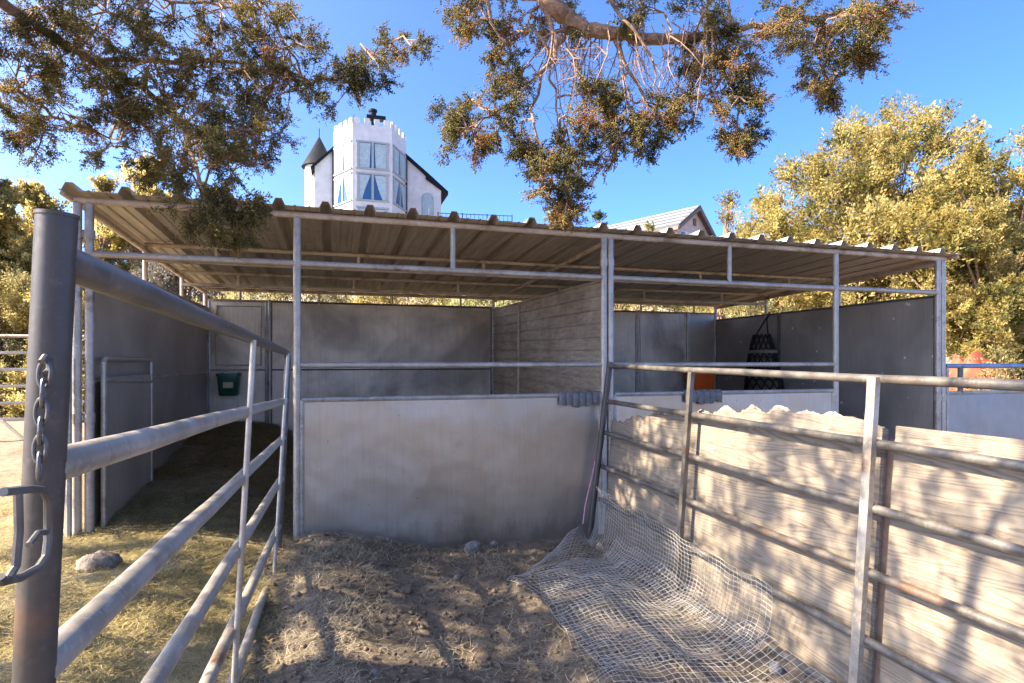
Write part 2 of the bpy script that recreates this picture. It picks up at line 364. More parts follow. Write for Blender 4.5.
# ------------------------------------------------------------------ ground sheet
def axis(lo, hi, step, far):
    a = list(np.arange(lo, hi + 1e-6, step)); s = step; x = hi
    while x < far: s *= 1.16; x += s; a.append(x)
    s = step; x = lo; b = []
    while x > -far: s *= 1.16; x -= s; b.append(x)
    return np.array(b[::-1] + a)
gx = axis(-4.5, 4.5, .04, 420); gy = axis(-.4, 9., .04, 420); X, Y = np.meshgrid(gx, gy); Z = ground(X, Y)
V = np.stack([X, Y, Z], -1).reshape(-1, 3); nx, ny = len(gx), len(gy)
I = (np.arange(ny - 1)[:, None] * nx + np.arange(nx - 1)[None]).ravel()
tag(np_mesh('ground', V, np.stack([I, I + 1, I + 1 + nx, I + nx], 1), 'soil', smooth=True), kind='structure')

# ------------------------------------------------------------------ straw and hay
def scatter(n, x0, x1, y0, y1, dens):
    P = np.stack([RNG.uniform(x0, x1, n), RNG.uniform(y0, y1, n)], 1)
    return P[RNG.random(n) < dens(P[:, 0], P[:, 1])]
def lay(name, P, Lr, Wr, mt, liftr=(-.05, .35), tone=None, dz=.004):
    n = len(P); z = ground(P[:, 0], P[:, 1]) + dz + RNG.random(n) * .015
    t = RNG.beta(2, 2, n) if tone is None else tone
    V, Fc, T = blades(np.column_stack([P, z]), RNG.random(n) * 2 * PI, RNG.uniform(*Lr, n), RNG.uniform(*Wr, n), RNG.uniform(*liftr, n), t, .6)
    return tag(np_mesh(name, V, Fc, mt, tone=T), kind='stuff')
def d_hay(x, y):
    return sstep(-.15, -.5, x) * (.35 + .65 * sstep(.3, .55, vnoise(x * 3, y * 3))) * (1 - sstep(-2.0, -3.2, x))
P = scatter(230000, -3.2, -.1, .4, 8.1, d_hay)
lay('hay_bedding', P, (.018, .075), (.0012, .0032), 'hay', tone=np.clip(RNG.beta(2, 2.4, len(P)) + .9 * fbm(P[:, 0] * 3, P[:, 1] * 3, 3), 0, 1))
def d_straw(x, y):
    pile = sstep(.50, .05, np.abs(x + .02)) * sstep(.8, 1.6, y) * sstep(.30, .55, vnoise(x * 5 + 3, y * 5))
    return np.clip(.95 * pile + .30 * sstep(.35, .6, vnoise(x * 2.3 + 9, y * 2.3)), 0, 1)
P = np.concatenate([scatter(62000, -.6, 2.1, .9, 4.38, d_straw), scatter(7000, .9, 1.95, 2.2, 4.2, lambda x, y: sstep(.4, .6, vnoise(x * 6, y * 6)))])
lay('straw_litter', P, (.015, .085), (.0010, .0026), 'straw', (-.05, .45))

# clods of dried dung and soil
def lumps(n, fn):
    pass
P = scatter(7000, -.4, 2.0, 1.2, 4.36, lambda x, y: np.full(len(x), .8)); n = len(P)
z = ground(P[:, 0], P[:, 1]); r = .003 + .018 * RNG.random(n) ** 4
th = RNG.random(n) * 2 * PI
octv = np.array([[1, 0, 0], [0, 1, 0], [-1, 0, 0], [0, -1, 0], [0, 0, .8], [0, 0, -.8]])
VV = np.column_stack([P, z + r * .3])[:, None, :] + octv[None] * r[:, None, None] * RNG.uniform(.6, 1.3, (n, 6, 1))
f8 = np.array([[0, 1, 4], [1, 2, 4], [2, 3, 4], [3, 0, 4], [1, 0, 5], [2, 1, 5], [3, 2, 5], [0, 3, 5]])
simple('clod', (.05, .034, .022), (.24, .18, .12), 40)
tag(np_mesh('soil_crumbs', VV.reshape(-1, 3), (np.arange(n)[:, None, None] * 6 + f8).reshape(-1, 3), 'clod'), kind='stuff')

# ------------------------------------------------------------------ the stall shelter
XL, XM, XR = -1.54, 2.15, 5.84; YF, YB = 4.41, 8.05
XA, XB = -.257, 4.52                                   # the two gate posts of the front
ZF, ZB = 2.30, 2.165
def zroof(y): return ZF + (ZB - ZF) * (y - YF) / (YB - YF)
sh = empty('horse_stall_shelter', ((XL + XR) / 2, 6.2, 0), 'open double horse stall of galvanized pipe and sheet metal under a ribbed rusty roof', 'horse stall')
PR = .027
def post(x, y, z0, z1, r=PR, m='galvanized_pipe', name='post'):
    MB().tube([(x, y, z0), (x, y, z1)], r, 12).build(name, m, sh)
def pipe(name, p, q, r=.02, m='galvanized_pipe', par=None, sides=10, lab=None):
    return MB().tube([p, q], r, sides).build(name, m, par or sh, label=lab)
for x in (XL - .045, XL + .022, XA, XM - .028, XM + .032, XB, XR - .03, XR + .035):
    if x == XA or x == XB: post(x, YF, -.3, ZF - .02)
    else: post(x, YF, -.3, ZF - .02)
for x in (XL, XM, XR): post(x, YB, -.1, ZB - .02, .024)
# clamp collars where doubled posts are joined
for xa, xb in ((XL - .045, XL + .022), (XM - .028, XM + .032), (XR - .03, XR + .035)):
    for z in (2.08, .9):
        m = MB()
        for x in (xa, xb): m.tube([(x, YF, z - .03), (x, YF, z + .03)], PR + .006, 12)
        m.box((xa, YF - .012, z - .018), (xb, YF + .012, z + .018)); m.build('clamp', 'galvanized_pipe', sh)
# roof beams and purlin trusses
pipe('beam', (XL - .06, YF, ZF), (XR + .06, YF, ZF), .024, 'dusty_beam')
pipe('beam', (XL - .06, YB, ZB), (XR + .06, YB, ZB), .022, 'dusty_beam')
for y in (5.65, 6.9):
    zt = zroof(y)
    pipe('purlin', (XL, y, zt), (XR, y, zt), .019, 'dusty_beam'); pipe('purlin', (XL, y, zt - .13), (XR, y, zt - .13), .019, 'dusty_beam')
    for x in (XL + .55, XL + 1.75, XL + 2.95, XM + .55, XM + 1.75, XM + 2.95):
        pipe('spacer', (x, y, zt - .125), (x, y, zt - .005), .016, 'dusty_beam')
    for x in (XL, XR): post(x, y, 1.9, zt - .01, .02, 'dusty_beam', 'stub_post')
for x in (XL, XM, XR):
    MB().tube([(x, YF, ZF - .045), (x, YB, ZB - .045)], .022, 10).build('rafter', 'dusty_beam', sh)
for x in np.linspace(XL + .4, XR - .4, 8): post(float(x), YB, 2.0, ZB, .014, 'dusty_beam', 'stub_post')
# header bar and its short hangers
ZH = 1.957
for xa, xb in ((XL + .022, XA), (XA, XM - .028), (XM + .032, XB), (XB, XR - .03)):
    pipe('header_bar', (xa, YF, ZH), (xb, YF, ZH), .024)
for x in (.86, 3.34): post(x, YF, ZH + .01, ZF - .01, .021, 'galvanized_pipe', 'hanger')
# roof sheet, ribs along Y
prof = []; x = XL - .12; RP = .305; xr0 = XL - .02
def rib_profile(x0, x1):
    pts = [(x0, 0.)]
    k = 0; c = x0 + .06
    while c < x1 - .05:
        pts += [(c - .042, 0), (c - .02, .046), (c + .02, .046), (c + .042, 0)]
        for q in (.105, .2):
            if c + q < x1 - .05: pts += [(c + q - .012, 0), (c + q, .007), (c + q + .012, 0)]
        c += RP
    pts = [p for p in pts if p[0] >= x0]; pts.append((x1, 0.)); return pts
pr = rib_profile(XL - .11, XR + .14); n = len(pr)
y0, y1 = YF - .11, YB + .22; off = .030
nseg = 10; vs = []
ys = [y0 + (y1 - y0) * i / nseg for i in range(nseg + 1)]
for dz in (0, .0025):
    for yy in ys:
        for i, (xx, zz) in enumerate(pr):
            vs.append((xx, yy, zroof(yy) + off + zz + dz + .006 * (float(vnoise(xx * 1.7, yy * 1.1)) - .5)))
fs = []; M_ = n * (nseg + 1)
for j in range(nseg):
    for i in range(n - 1):
        a = j * n + i; fs.append((a, a + n, a + n + 1, a + 1)); fs.append((M_ + a, M_ + a + 1, M_ + a + n + 1, M_ + a + n))
for i in range(n - 1):
    fs.append((i, i + 1, M_ + i + 1, M_ + i)); a = nseg * n + i; fs.append((a + 1, a, M_ + a, M_ + a + 1))
rf = MB().add(vs, fs).build('roof', 'rusty_roof', sh, angle=20)
# edge angle along the gable ends of the roof
for x in (XL - .095, XR + .12):
    MB().tube([(x, y0 + .02, zroof(y0) + .012), (x, y1 - .02, zroof(y1) + .012)], .014, 8).build('edge_rail', 'dusty_beam', sh)

def wall_panel(a, b, z0, z1, mt, framemt, uprights=(), mids=(), r=.016, lab=None, name='wall_panel', thick=.012):
    a = np.array(a, float); b = np.array(b, float); d = unit(b - a); nrm = np.array([-d[1], d[0], 0])
    L = np.linalg.norm(b - a); nu = max(2, int(L / .12)); nz = 14; vs = []; fs = []
    for s in (-1, 1):
        for j in range(nz + 1):
            for i in range(nu + 1):
                u = i / nu; z = z0 + (z1 - z0) * j / nz; p = a + (b - a) * u
                dent = .010 * float(fbm(u * L * 1.3 + a[0] * 3, z * 1.3 + a[1], 2))
                vs.append((*(p + nrm * (s * thick / 2 + dent)), z))
    K = (nu + 1) * (nz + 1)
    for j in range(nz):
        for i in range(nu):
            q = j * (nu + 1) + i; fs += [(q, q + 1, q + nu + 2, q + nu + 1), (K + q, K + q + nu + 1, K + q + nu + 2, K + q + 1)]
    for i in range(nu):
        fs += [(i + 1, i, K + i, K + i + 1)]; q = nz * (nu + 1) + i; fs += [(q, q + 1, K + q + 1, K + q)]
    for j in range(nz):
        q = j * (nu + 1); fs += [(q, q + nu + 1, K + q + nu + 1, K + q)]; q += nu; fs += [(q + nu + 1, q, K + q, K + q + nu + 1)]
    vs = [(v[0], v[1], v[2]) if len(v) == 3 else (v[0], v[1], v[-1]) for v in vs]
    o = MB().add(vs, fs).build(name, mt, sh, label=lab)
    fr = MB(); P3 = lambda p, z: (p[0], p[1], z)
    fr.tube([P3(a, z1), P3(b, z1)], r, 8)
    for z in mids: fr.tube([P3(a, z), P3(b, z)], r * .8, 8)
    for u in uprights:
        p = a + (b - a) * u; fr.tube([P3(p, z0), P3(p, z1)], r, 8)
    fr.build('panel_frame', framemt, o)
    return o
V2 = lambda x, y: np.array([x, y, 0.])
def wp(xa, ya, xb, yb, *k, **kw): return wall_panel((xa, ya, 0), (xb, yb, 0), *k, **kw)
wp(XL + .01, YF + .05, XL + .02, YB - .03, -.1, 1.93, 'grey_sheet', 'dusty_beam', (0, 1), (1.13,), lab='dark grey sheet side wall of the open bay')
wp(XL + .03, YB, XL + .72, YB, .1, 2.03, 'back_sheet', 'galvanized_pipe', (.02, .97), (1.16,), r=.018)
wp(XL + .76, YB, XM - .03, YB, -.1, 2.03, 'back_sheet', 'dark_pipe', (0, 1), (1.16,), r=.015)
wp(XM + .03, YB, XM + 2.25, YB, -.1, 2.03, 'back_sheet', 'dark_pipe', (0,), (1.16,), r=.015)
wp(XM + 2.30, YB, XM + 3.15, YB, -.1, 2.03, 'back_sheet', 'galvanized_pipe', (.03, .97), (1.16,), r=.018)
wp(XM + 3.19, YB, XR - .03, YB, -.1, 2.03, 'grey_sheet', 'galvanized_pipe', (0.02,), (1.16,), r=.015)
wp(XR, YF + .05, XR, 6.62, -.3, 1.925, 'specked_sheet', 'dark_pipe', (0, 1), (1.05,), lab='dark blue grey sheet wall spattered with pale specks')
wp(XR, 6.66, XR, YB - .03, -.3, 1.925, 'specked_sheet', 'dark_pipe', (0, 1), (1.05,))
for x in (XL + .74, XM + 2.275, XM + 3.17): MB().tube([(x, YB, -.1), (x, YB, 2.05)], .026, 10).build('post', 'galvanized_pipe', sh)
# inset frame of the small hatch panel at the back
m = MB(); hx0, hx1, hz0, hz1 = XL + .13, XL + .64, 1.22, 1.96; yy = YB - .02
m.tube([(hx0, yy, hz0), (hx1, yy, hz0), (hx1, yy, hz1), (hx0, yy, hz1), (hx0, yy, hz0)], .012, 6, False); m.build('hatch_frame', 'dusty_beam', sh)
# partition of ribbed boards
zs = np.arange(.0, 1.93, .115); prp = []
for i, z in enumerate(zs):
    prp += [(0, z), (0, z + .085), (.016, z + .092), (.016, z + .108)]
prp.append((0, 1.93)); vs = []; fs = []; ny_ = 12; n = len(prp)
for s in (0, 1):
    for j in range(ny_ + 1):
        y = YF + .06 + (YB - .06 - YF - .04) * j / ny_
        for (dx, z) in prp: vs.append((XM - .005 - dx if s == 0 else XM + .007 + dx * .3, y, z + .012 * float(fbm(y * .8, z, 2)) + .06 * (y - YF) / 3.6))
K = n * (ny_ + 1)
for j in range(ny_):
    for i in range(n - 1):
        a = j * n + i; fs += [(a, a + n, a + n + 1, a + 1), (K + a, K + a + 1, K + a + n + 1, K + a + n)]
    a = j * n + n - 1; fs.append((a, a + n, K + a + n, K + a))
pt = MB().add(vs, fs).build('partition', 'soiled_boards', sh, angle=20, label='soiled ribbed board wall between the two bays')
MB().tube([(XM - .03, 6.75, .1), (XM - .03, 6.75, 1.97)], .013, 8).build('brace_bar', 'dusty_beam', pt)
# front kick panels with their two rails
def front_panel(xa, xb, mt, lab=None):
    o = wp(xa, YF, xb, YF, -.4, .99, mt, 'galvanized_pipe', (0, 1), (), r=.019, lab=lab, name='front_panel', thick=.008)
    pipe('rail', (xa - .01, YF, 1.238), (xb + .01, YF, 1.238), .020)
    return o
front_panel(XA + .03, XM - .06, 'galvanized_sheet', 'scuffed pale galvanized kick panel facing the yard')
front_panel(XM + .07, XB - .03, 'galvanized_sheet')
# swung-in feed gate lying along the side wall
fg = MB(); gxx = XL + .075; ga, gb = YF + .08, YF + 1.12
o = MB().box((gxx - .004, ga, .12), (gxx + .004, gb, 1.16)).build('feed_gate', 'grey_sheet', sh)
fg.tube([(gxx, ga, .05), (gxx, ga, 1.26), (gxx, ga + .02, 1.28), (gxx, gb - .02, 1.28), (gxx, gb, 1.26), (gxx, gb, .05)], .017, 8)
fg.tube([(gxx, ga, 1.14), (gxx, gb, 1.10)], .018, 8); fg.build('gate_frame', 'galvanized_pipe', o)
MB().tube([(XL - .075, YF - .05, -.1), (XL - .075, YF - .05, 1.28)], .02, 8).build('post', 'galvanized_pipe', sh)

# ------------------------------------------------------------------ things inside the stalls
def feeder(name, c, w0, w1, h, d, mt, label, cat, sticker=False):
    e = empty(name, (c[0], c[1], c[2]), label, cat)
    m = MB(); n = 20; rings = [(w1 * .9, 0), (w1, .01), (w0 * .98, h * .9), (w0 * 1.06, h * .9), (w0 * 1.06, h), (w0 * .96, h), (w1 * .9, .03)]
    vs = []; fs = []
    for (wd, z) in rings:
        for k in range(n):
            t = 2 * PI * k / n; ct, st_ = math.cos(t), math.sin(t)
            sx = abs(ct) ** .35 * (1 if ct > 0 else -1); sy = abs(st_) ** .35 * (1 if st_ > 0 else -1)
            vs.append((c[0] + sx * wd / 2, c[1] + sy * wd / 2 * d, c[2] + z))
    for i in range(len(rings) - 1):
        for k in range(n): fs.append((i * n + k, i * n + (k + 1) % n, (i + 1) * n + (k + 1) % n, (i + 1) * n + k))
    fs.append(tuple(range(n - 1, -1, -1))); fs.append(tuple((len(rings) - 1) * n + k for k in range(n)))
    b = m.add(vs, fs).build('tub', mt, e, angle=50)
    for s in (-1, 1): MB().tube([(c[0] + s * w0 * .35, c[1] + w0 * d * .5, c[2] + h * .8), (c[0] + s * w0 * .35, c[1] + w0 * d * .5 + .03, c[2] + h * 1.05), (c[0] + s * w0 * .35, c[1] + w0 * d * .5 + .05, c[2] + h * .95)], .006, 6).build('hook', 'dark_pipe', e)
    if sticker:
        y = c[1] - w0 * d / 2 - .004
        MB().box((c[0] - .05, y - .003, c[2] + h * .36), (c[0] + .06, y + .012, c[2] + h * .62)).build('sticker', 'label_paper', e)
    return e
p = onplane(229, 385, (0, YB - .17, 0), (0, 1, 0))
feeder('feed_bucket', (p[0], p[1], p[2] - .13), .255, .21, .27, .8, 'green_plastic', 'dark green plastic feed bucket with tan sticker hung on the back wall', 'bucket', True)
p = onplane(700, 382, (0, YB - .2, 0), (0, 1, 0))
feeder('feed_tub', (p[0], p[1], p[2] - .18), .42, .34, .32, .7, 'orange_plastic', 'orange plastic feed tub hung in a stall corner behind the kick panel', 'tub')
# hay net on the side wall
hp = onplane(768, 312, (XR - .05, 0, 0), (1, 0, 0)); hy = float(hp[1]); hn = empty('hay_net', (XR - .12, hy, .9), 'black strap hay net hanging on the speckled dark side wall', 'hay net')
def sack(u, z):                           # u around, z height 1.0..1.62
    k = (1.66 - z) / .72; wy = .15 + .21 * k; wx = .05 + .09 * math.sin(min(1, k) * PI * .8)
    return (XR - .16 + wx * math.cos(u), hy - .04 * k + wy * math.sin(u), z)
vs = [sack(2 * PI * k / 20, z) for z in np.linspace(.86, 1.64, 9) for k in range(20)]
fs = [(j * 20 + k, j * 20 + (k + 1) % 20, (j + 1) * 20 + (k + 1) % 20, (j + 1) * 20 + k) for j in range(8) for k in range(20)] + [tuple(range(19, -1, -1)), tuple(160 + k for k in range(20))]
ins = MB().add([(XR - .16 + (v[0] - XR + .16) * .78, hy + (v[1] - hy) * .8, v[2]) for v in vs], fs).build('hay_filling', 'net_hay', hn)
m = MB()
for k in range(14):
    for s in (-1, 1):
        m.tube([sack(2 * PI * k / 14 + s * .35 * i, 1.64 - .78 * i / 6) for i in range(7)], .011, 5)
for z in (.87, 1.02, 1.17, 1.32): m.tube([sack(2 * PI * k / 16, z) for k in range(17)], .009, 5, False)
m.build('netting', 'black_strap', hn)
m = MB(); m.tube([tuple(np.array(sack(2 * PI * k / 20, 1.40)) * 1) for k in range(21)], .028, 6, False); m.build('band', 'tan_strap', hn)
m = MB()
for s in (-1, 1): m.tube([(XR - .16, hy + s * .13, 1.62), (XR - .08, hy + .01 * s, 1.86), (XR - .01, hy, 1.95)], .010, 6)
m.build('hanging_strap', 'black_strap', hn)
# ribbed rubber sleeves over the front rail
def sleeve(xa, xb, label):
    e_ = MB(); n = 6; L = xb - xa; prof_ = [(-.030, -.085), (-.033, -.03), (-.030, .008), (-.012, .024), (.012, .024), (.030, .008), (.033, -.04)]
    vs = []; fs = []; nu = n * 10; np_ = len(prof_)
    for lay_ in (1, 0):
        for i in range(nu + 1):
            u = i / nu; bulge = .012 * abs(math.sin(u * n * PI)) ** .6
            sag = .010 * math.sin(u * 9) + .008 * math.sin(u * 23 + 1)
            for (yy, zz) in prof_:
                rr = 1 + (bulge / .034 if lay_ else bulge / .034 - .22)
                vs.append((xa + L * u, YF + yy * rr, .99 + (zz * rr if zz > 0 else zz + sag * (zz < -.05))))
    K = (nu + 1) * np_
    for i in range(nu):
        for j in range(np_ - 1):
            a = i * np_ + j; fs += [(a, a + 1, a + np_ + 1, a + np_), (K + a, K + a + np_, K + a + np_ + 1, K + a + 1)]
        for j in (0, np_ - 1):
            a = i * np_ + j; fs.append((a, a + np_, K + a + np_, K + a))
    o = e_.add(vs, fs).build('ribbed_sleeve', 'rubber_grey', None, angle=60)
    tag(o, label, 'rail pad', 'ribbed pads draped on the stall rails')
pa = onplane(558, 392, (0, YF, 0), (0, 1, 0))[0]; pb = onplane(598, 392, (0, YF, 0), (0, 1, 0))[0]
sleeve(pa, pb, 'ribbed grey pad on the rail ending at the doubled middle post')
pa = onplane(683, 390, (0, YF, 0), (0, 1, 0))[0]; pb = onplane(720, 390, (0, YF, 0), (0, 1, 0))[0]
sleeve(pa, pb, 'ribbed grey pad on the rail below the orange tub')

# ------------------------------------------------------------------ pen panel continuing past the shelter
sp = empty('sheet_pen_panel', (7.4, YF, 0), 'bluish sheet metal pen panel with blue top rail beyond the shelter corner post', 'pen panel')
xa, xb = XR + .09, XR + 3.2
MB().box((xa + .02, YF - .004, -.3), (xb, YF + .004, .93)).build('sheet', 'blue_sheet', sp)
m = MB(); m.tube([(xa, YF, -.3), (xa, YF, 1.23)], .02, 8); m.tube([(xb, YF, -.3), (xb, YF, 1.23)], .02, 8); m.tube([(xa, YF, .945), (xb, YF, .945)], .02, 8); m.build('frame', 'galvanized_pipe', sp)
MB().tube([(xa - .02, YF, 1.22), (xb, YF, 1.22)], .024, 10).build('top_rail', 'blue_pipe', sp)
MB().tube([(xa + .19, YF, .95), (xa + .19, YF, 1.22)], .026, 8).build('upright', 'dark_pipe', sp)

# ------------------------------------------------------------------ corral panel on the left (foreground)
LP0 = (-.30, 0, 1.31); LN = (1, 0, -.05)
def Lp(px, py): return onplane(px, py, LP0, LN)
pt_, pb_ = Lp(57, 217), Lp(34, 683); dv = (pb_ - pt_) / (pt_[2] - pb_[2])
cp = empty('corral_panel', (float(pb_[0]), 2.2, 0), 'galvanized pipe corral panel with thick gate post running from camera to the stall', 'corral panel', 'pipe corral panels of the alley')
ptop = pt_; pbot = pt_ + dv * (pt_[2] + .12)
m = MB(); m.tube([pbot, ptop], .0195, 28); m.tube([ptop - dv * -.0, ptop - dv * .004], [.0206, .0206], 28); post_o = m.build('post', 'post_steel', cp)
ends = [((78, 268), (285, 352)), ((68, 461), (287, 400)), ((60, 650), (287, 434)), ((153, 683), (287, 469)), ((207, 683), (287, 507))]
yEnd = 4.13
def ext(a, b, y): return a + (b - a) * (y - a[1]) / (b[1] - a[1])
rails = []
for i, (a, b) in enumerate(ends):
    A, B = Lp(*a), Lp(*b); yp = float((pt_ + dv * (pt_[2] - A[2]))[1]) if i < 3 else .66
    P0 = ext(A, B, yp); P1 = ext(A, B, yEnd); rails.append((P0, P1))
P0 = np.array([-.365, .66, .16]); P1 = np.array([-.365, yEnd, -.03]); rails.append((P0, P1))
for i, (P0, P1) in enumerate(rails):
    seg = [P0 + (P1 - P0) * k / 10 + np.array([.0012 * math.sin(k * 1.7 + i), 0, .0012 * math.sin(k * 2.1 + i * 2)]) * (0 < k < 10) for k in range(11)]
    if i == 0: seg = seg[:-1] + [seg[-1] + np.array([0, -.06, -.004]), seg[-1] + np.array([0, -.012, -.03]), seg[-1] + np.array([0, 0, -.08])]
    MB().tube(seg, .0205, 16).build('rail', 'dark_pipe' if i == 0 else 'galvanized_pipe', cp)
# end upright and two bracing uprights
e0, e5 = rails[0][1], rails[5][1]
MB().tube([e0 + [0, 0, -.06], e5 + [0, 0, -.1]], .021, 12).build('upright', 'dark_pipe', cp)
for (pa, pb) in (((247, 340), (227, 683)), ((284.5, 353), (268, 607))):
    A, B = Lp(*pa), Lp(*pb); A[0] += .022; B[0] += .022
    B2 = A + (B - A) * (A[2] + .1) / (A[2] - B[2])
    MB().tube([A, B2], .0100, 10).build('upright', 'galvanized_pipe', cp)
# latch loop welded to the post
def Pf(px, py, dx=.0): q = Lp(px, py); q = CAM + (q - CAM) * (1 - .058); q[0] += dx; return q
m = MB(); rr = .0042
m.tube([Pf(3, 492), Pf(30, 489), Pf(43, 490), Pf(48, 500), Pf(48, 540), Pf(46, 556), Pf(38, 568), Pf(20, 578), Pf(2, 582), Pf(0, 577)], rr, 8)
m.tube([Pf(18, 492), Pf(19, 530), Pf(16, 566), Pf(8, 579)], rr, 8)
m.tube([Pf(47, 532), Pf(38, 533), Pf(29, 545)], rr * .8, 8)
m.build('latch_loop', 'chain_steel', cp)
# ------------------------------------------------------------------ chain hanging on the post
def Cp(px, py): q = Lp(px, py); return CAM + (q - CAM) * (1 - .045)
ch = empty('chain', [float(a) for a in Cp(40, 475)], 'short steel chain hanging down the face of the thick gate post', 'chain')
cpts = [(44.5, 374), (43, 393), (41.5, 412), (40.5, 431), (40, 449), (39.5, 466)]
for i, (px, py) in enumerate(cpts):
    c = Cp(px, py); u = RT if i % 2 == 0 else unit(RT * .5 - FW * .85); up = unit(Cp(px + .8, py - 20) - c)
    MB().ring(c, u, up, .01, .0022, 18, 8, w=.0066 if i % 2 == 0 else .006, h=.0142).build('link', 'chain_steel', ch)
m = MB(); m.tube([Cp(42, 362), Cp(45, 357), Cp(50, 360), Cp(50, 369), Cp(46, 374)], .0036, 8); m.build('hook', 'chain_steel', ch)

# ------------------------------------------------------------------ corral panel on the right and its plywood
RP0 = (2.12, 0, 1.23); RN = (1, 0, -.077)
def Rp(px, py, off=0.): return onplane(px, py, (2.12 + off, 0, 1.23), RN)
rp = empty('corral_panel', (2.05, 2.4, -.12), 'leaning pipe corral panel with plywood behind it beside the wire mesh', 'corral panel', 'pipe corral panels of the alley')
rl = [((607, 366), (879, 379)), ((605, 401), (872, 443)), ((603, 432), (867, 507)), ((599, 465), (862, 570)), ((597, 497), (811, 611)), ((650, 577), (829, 682))]
for i, (a, b) in enumerate(rl):
    A, B = Rp(*a), Rp(*b); P0 = ext(A, B, 4.30); P1 = ext(A, B, .35)
    seg = [P0 + (P1 - P0) * k / 10 + np.array([.0012, 0, .0016]) * math.sin(k * 1.9 + i) * (0 < k < 10) for k in range(11)]
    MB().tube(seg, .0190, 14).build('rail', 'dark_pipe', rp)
A, B = np.array([2.125, 4.30, 1.26]), np.array([1.935, 4.29, -.16]); MB().tube([A, B], .024, 12).build('upright', 'post_steel', rp)
for (pa, pb) in (((695, 372), (683, 548)), ((879, 377), (860, 683))):
    A, B = Rp(*pa), Rp(*pb); B2 = A + (B - A) * (A[2] + .16) / (A[2] - B[2]); off = np.array([-.026, 0, 0])
    q = MB(); dirv = unit(B2 - A); side = unit(np.cross(dirv, [1, 0, .08])) * (.017 if pa[0] < 800 else .020); dep = np.array([.013, 0, 0])
    c0, c1 = A + off, B2 + off
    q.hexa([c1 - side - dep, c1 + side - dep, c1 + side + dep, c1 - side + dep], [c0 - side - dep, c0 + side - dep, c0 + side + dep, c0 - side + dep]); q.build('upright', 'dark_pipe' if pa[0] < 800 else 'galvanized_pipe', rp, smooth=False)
def board(name, top, bot_z, mt, th, off, label):
    Pt = [Rp(x, y, off) for x, y in top]; poly = list(Pt)
    for p in (Pt[-1], Pt[0]): poly.append(np.array([2.12 + off + .077 * (bot_z - 1.23), p[1], bot_z]))
    o = MB().slab(poly, (th, 0, 0)).build(name, mt, None, smooth=False); return tag(o, label, 'plywood', 'plywood sheets behind the corral panel')
topA = [(612, 421)]; xx = 612
jag = [(612, 421), (622, 423), (634, 417), (645, 418), (656, 412), (668, 416), (682, 416), (700, 411), (712, 414), (724, 408), (738, 414), (752, 407), (765, 413), (780, 408), (796, 414), (812, 414), (822, 415), (851, 417), (870, 423), (886, 429)]
fine = []
for (x0_, y0_), (x1_, y1_) in zip(jag[:-1], jag[1:]):
    k = max(1, int((x1_ - x0_) / 2.2))
    for i in range(k):
        u = i / k; amp = 2.2 if x0_ < 790 else .5
        fine.append((x0_ + (x1_ - x0_) * u, y0_ + (y1_ - y0_) * u + random.uniform(-amp, amp)))
fine.append(jag[-1])
bA = board('plywood_sheet', fine, -.30, 'weathered_plywood', .014, .055, 'weathered plywood sheet with a torn splintered top edge beside the double post')
E_ = Rp(896, 426, .055); Fr = Rp(1024, 440, .055); G_ = ext(E_, Fr, .35)
poly = [E_, G_, np.array([2.175 + .077 * (-.3 - 1.23), .35, -.3]), np.array([2.175 + .077 * (-.3 - 1.23), float(Rp(879, 683, .055)[1]), -.3])]
tag(MB().slab(poly, (.014, 0, 0)).build('plywood_sheet', 'weathered_plywood', None, smooth=False), 'weathered plywood sheet with a clean straight top edge and wavy grain', 'plywood', 'plywood sheets behind the corral panel')
S0, S1 = Rp(893, 440, .072), Rp(873, 683, .072)
m = MB(); y_ = .045
poly = [S0 + [0, .05, 0], S0 + [0, -.04, 0], S1 + (S1 - S0) * .25 + [0, -.04, 0], S1 + (S1 - S0) * .25 + [0, .05, 0]]
tag(m.slab(poly, (.035, 0, 0)).build('wooden_stud', 'brown_stud', None, smooth=False), 'brown wooden stud showing in the gap between two plywood sheets', 'stud')
# torn plies standing up behind the broken edge
for (xa_, xb_, hh, of_) in ((622, 700, 2, .062), (704, 768, 4, .061), (762, 850, 5, .063), (690, 745, 3, .072), (775, 835, 3, .072)):
    top_ = []
    for px in np.arange(xa_, xb_, 1.3):
        base_ = np.interp(px, [j[0] for j in jag], [j[1] for j in jag]); e_ = min(1, (px - xa_) / 8, (xb_ - px) / 8)
        top_.append(Rp(px, base_ + 3 - (hh + 2.2 * math.sin(px * .23 + hh) * random.uniform(.6, 1.2) + random.uniform(-.7, .7)) * e_, of_))
    poly = top_ + [Rp(xb_, 440, of_), Rp(xa_, 440, of_)]
    MB().slab(poly, (.004, 0, 0)).build('torn_ply', 'torn_wood', bA, smooth=False)

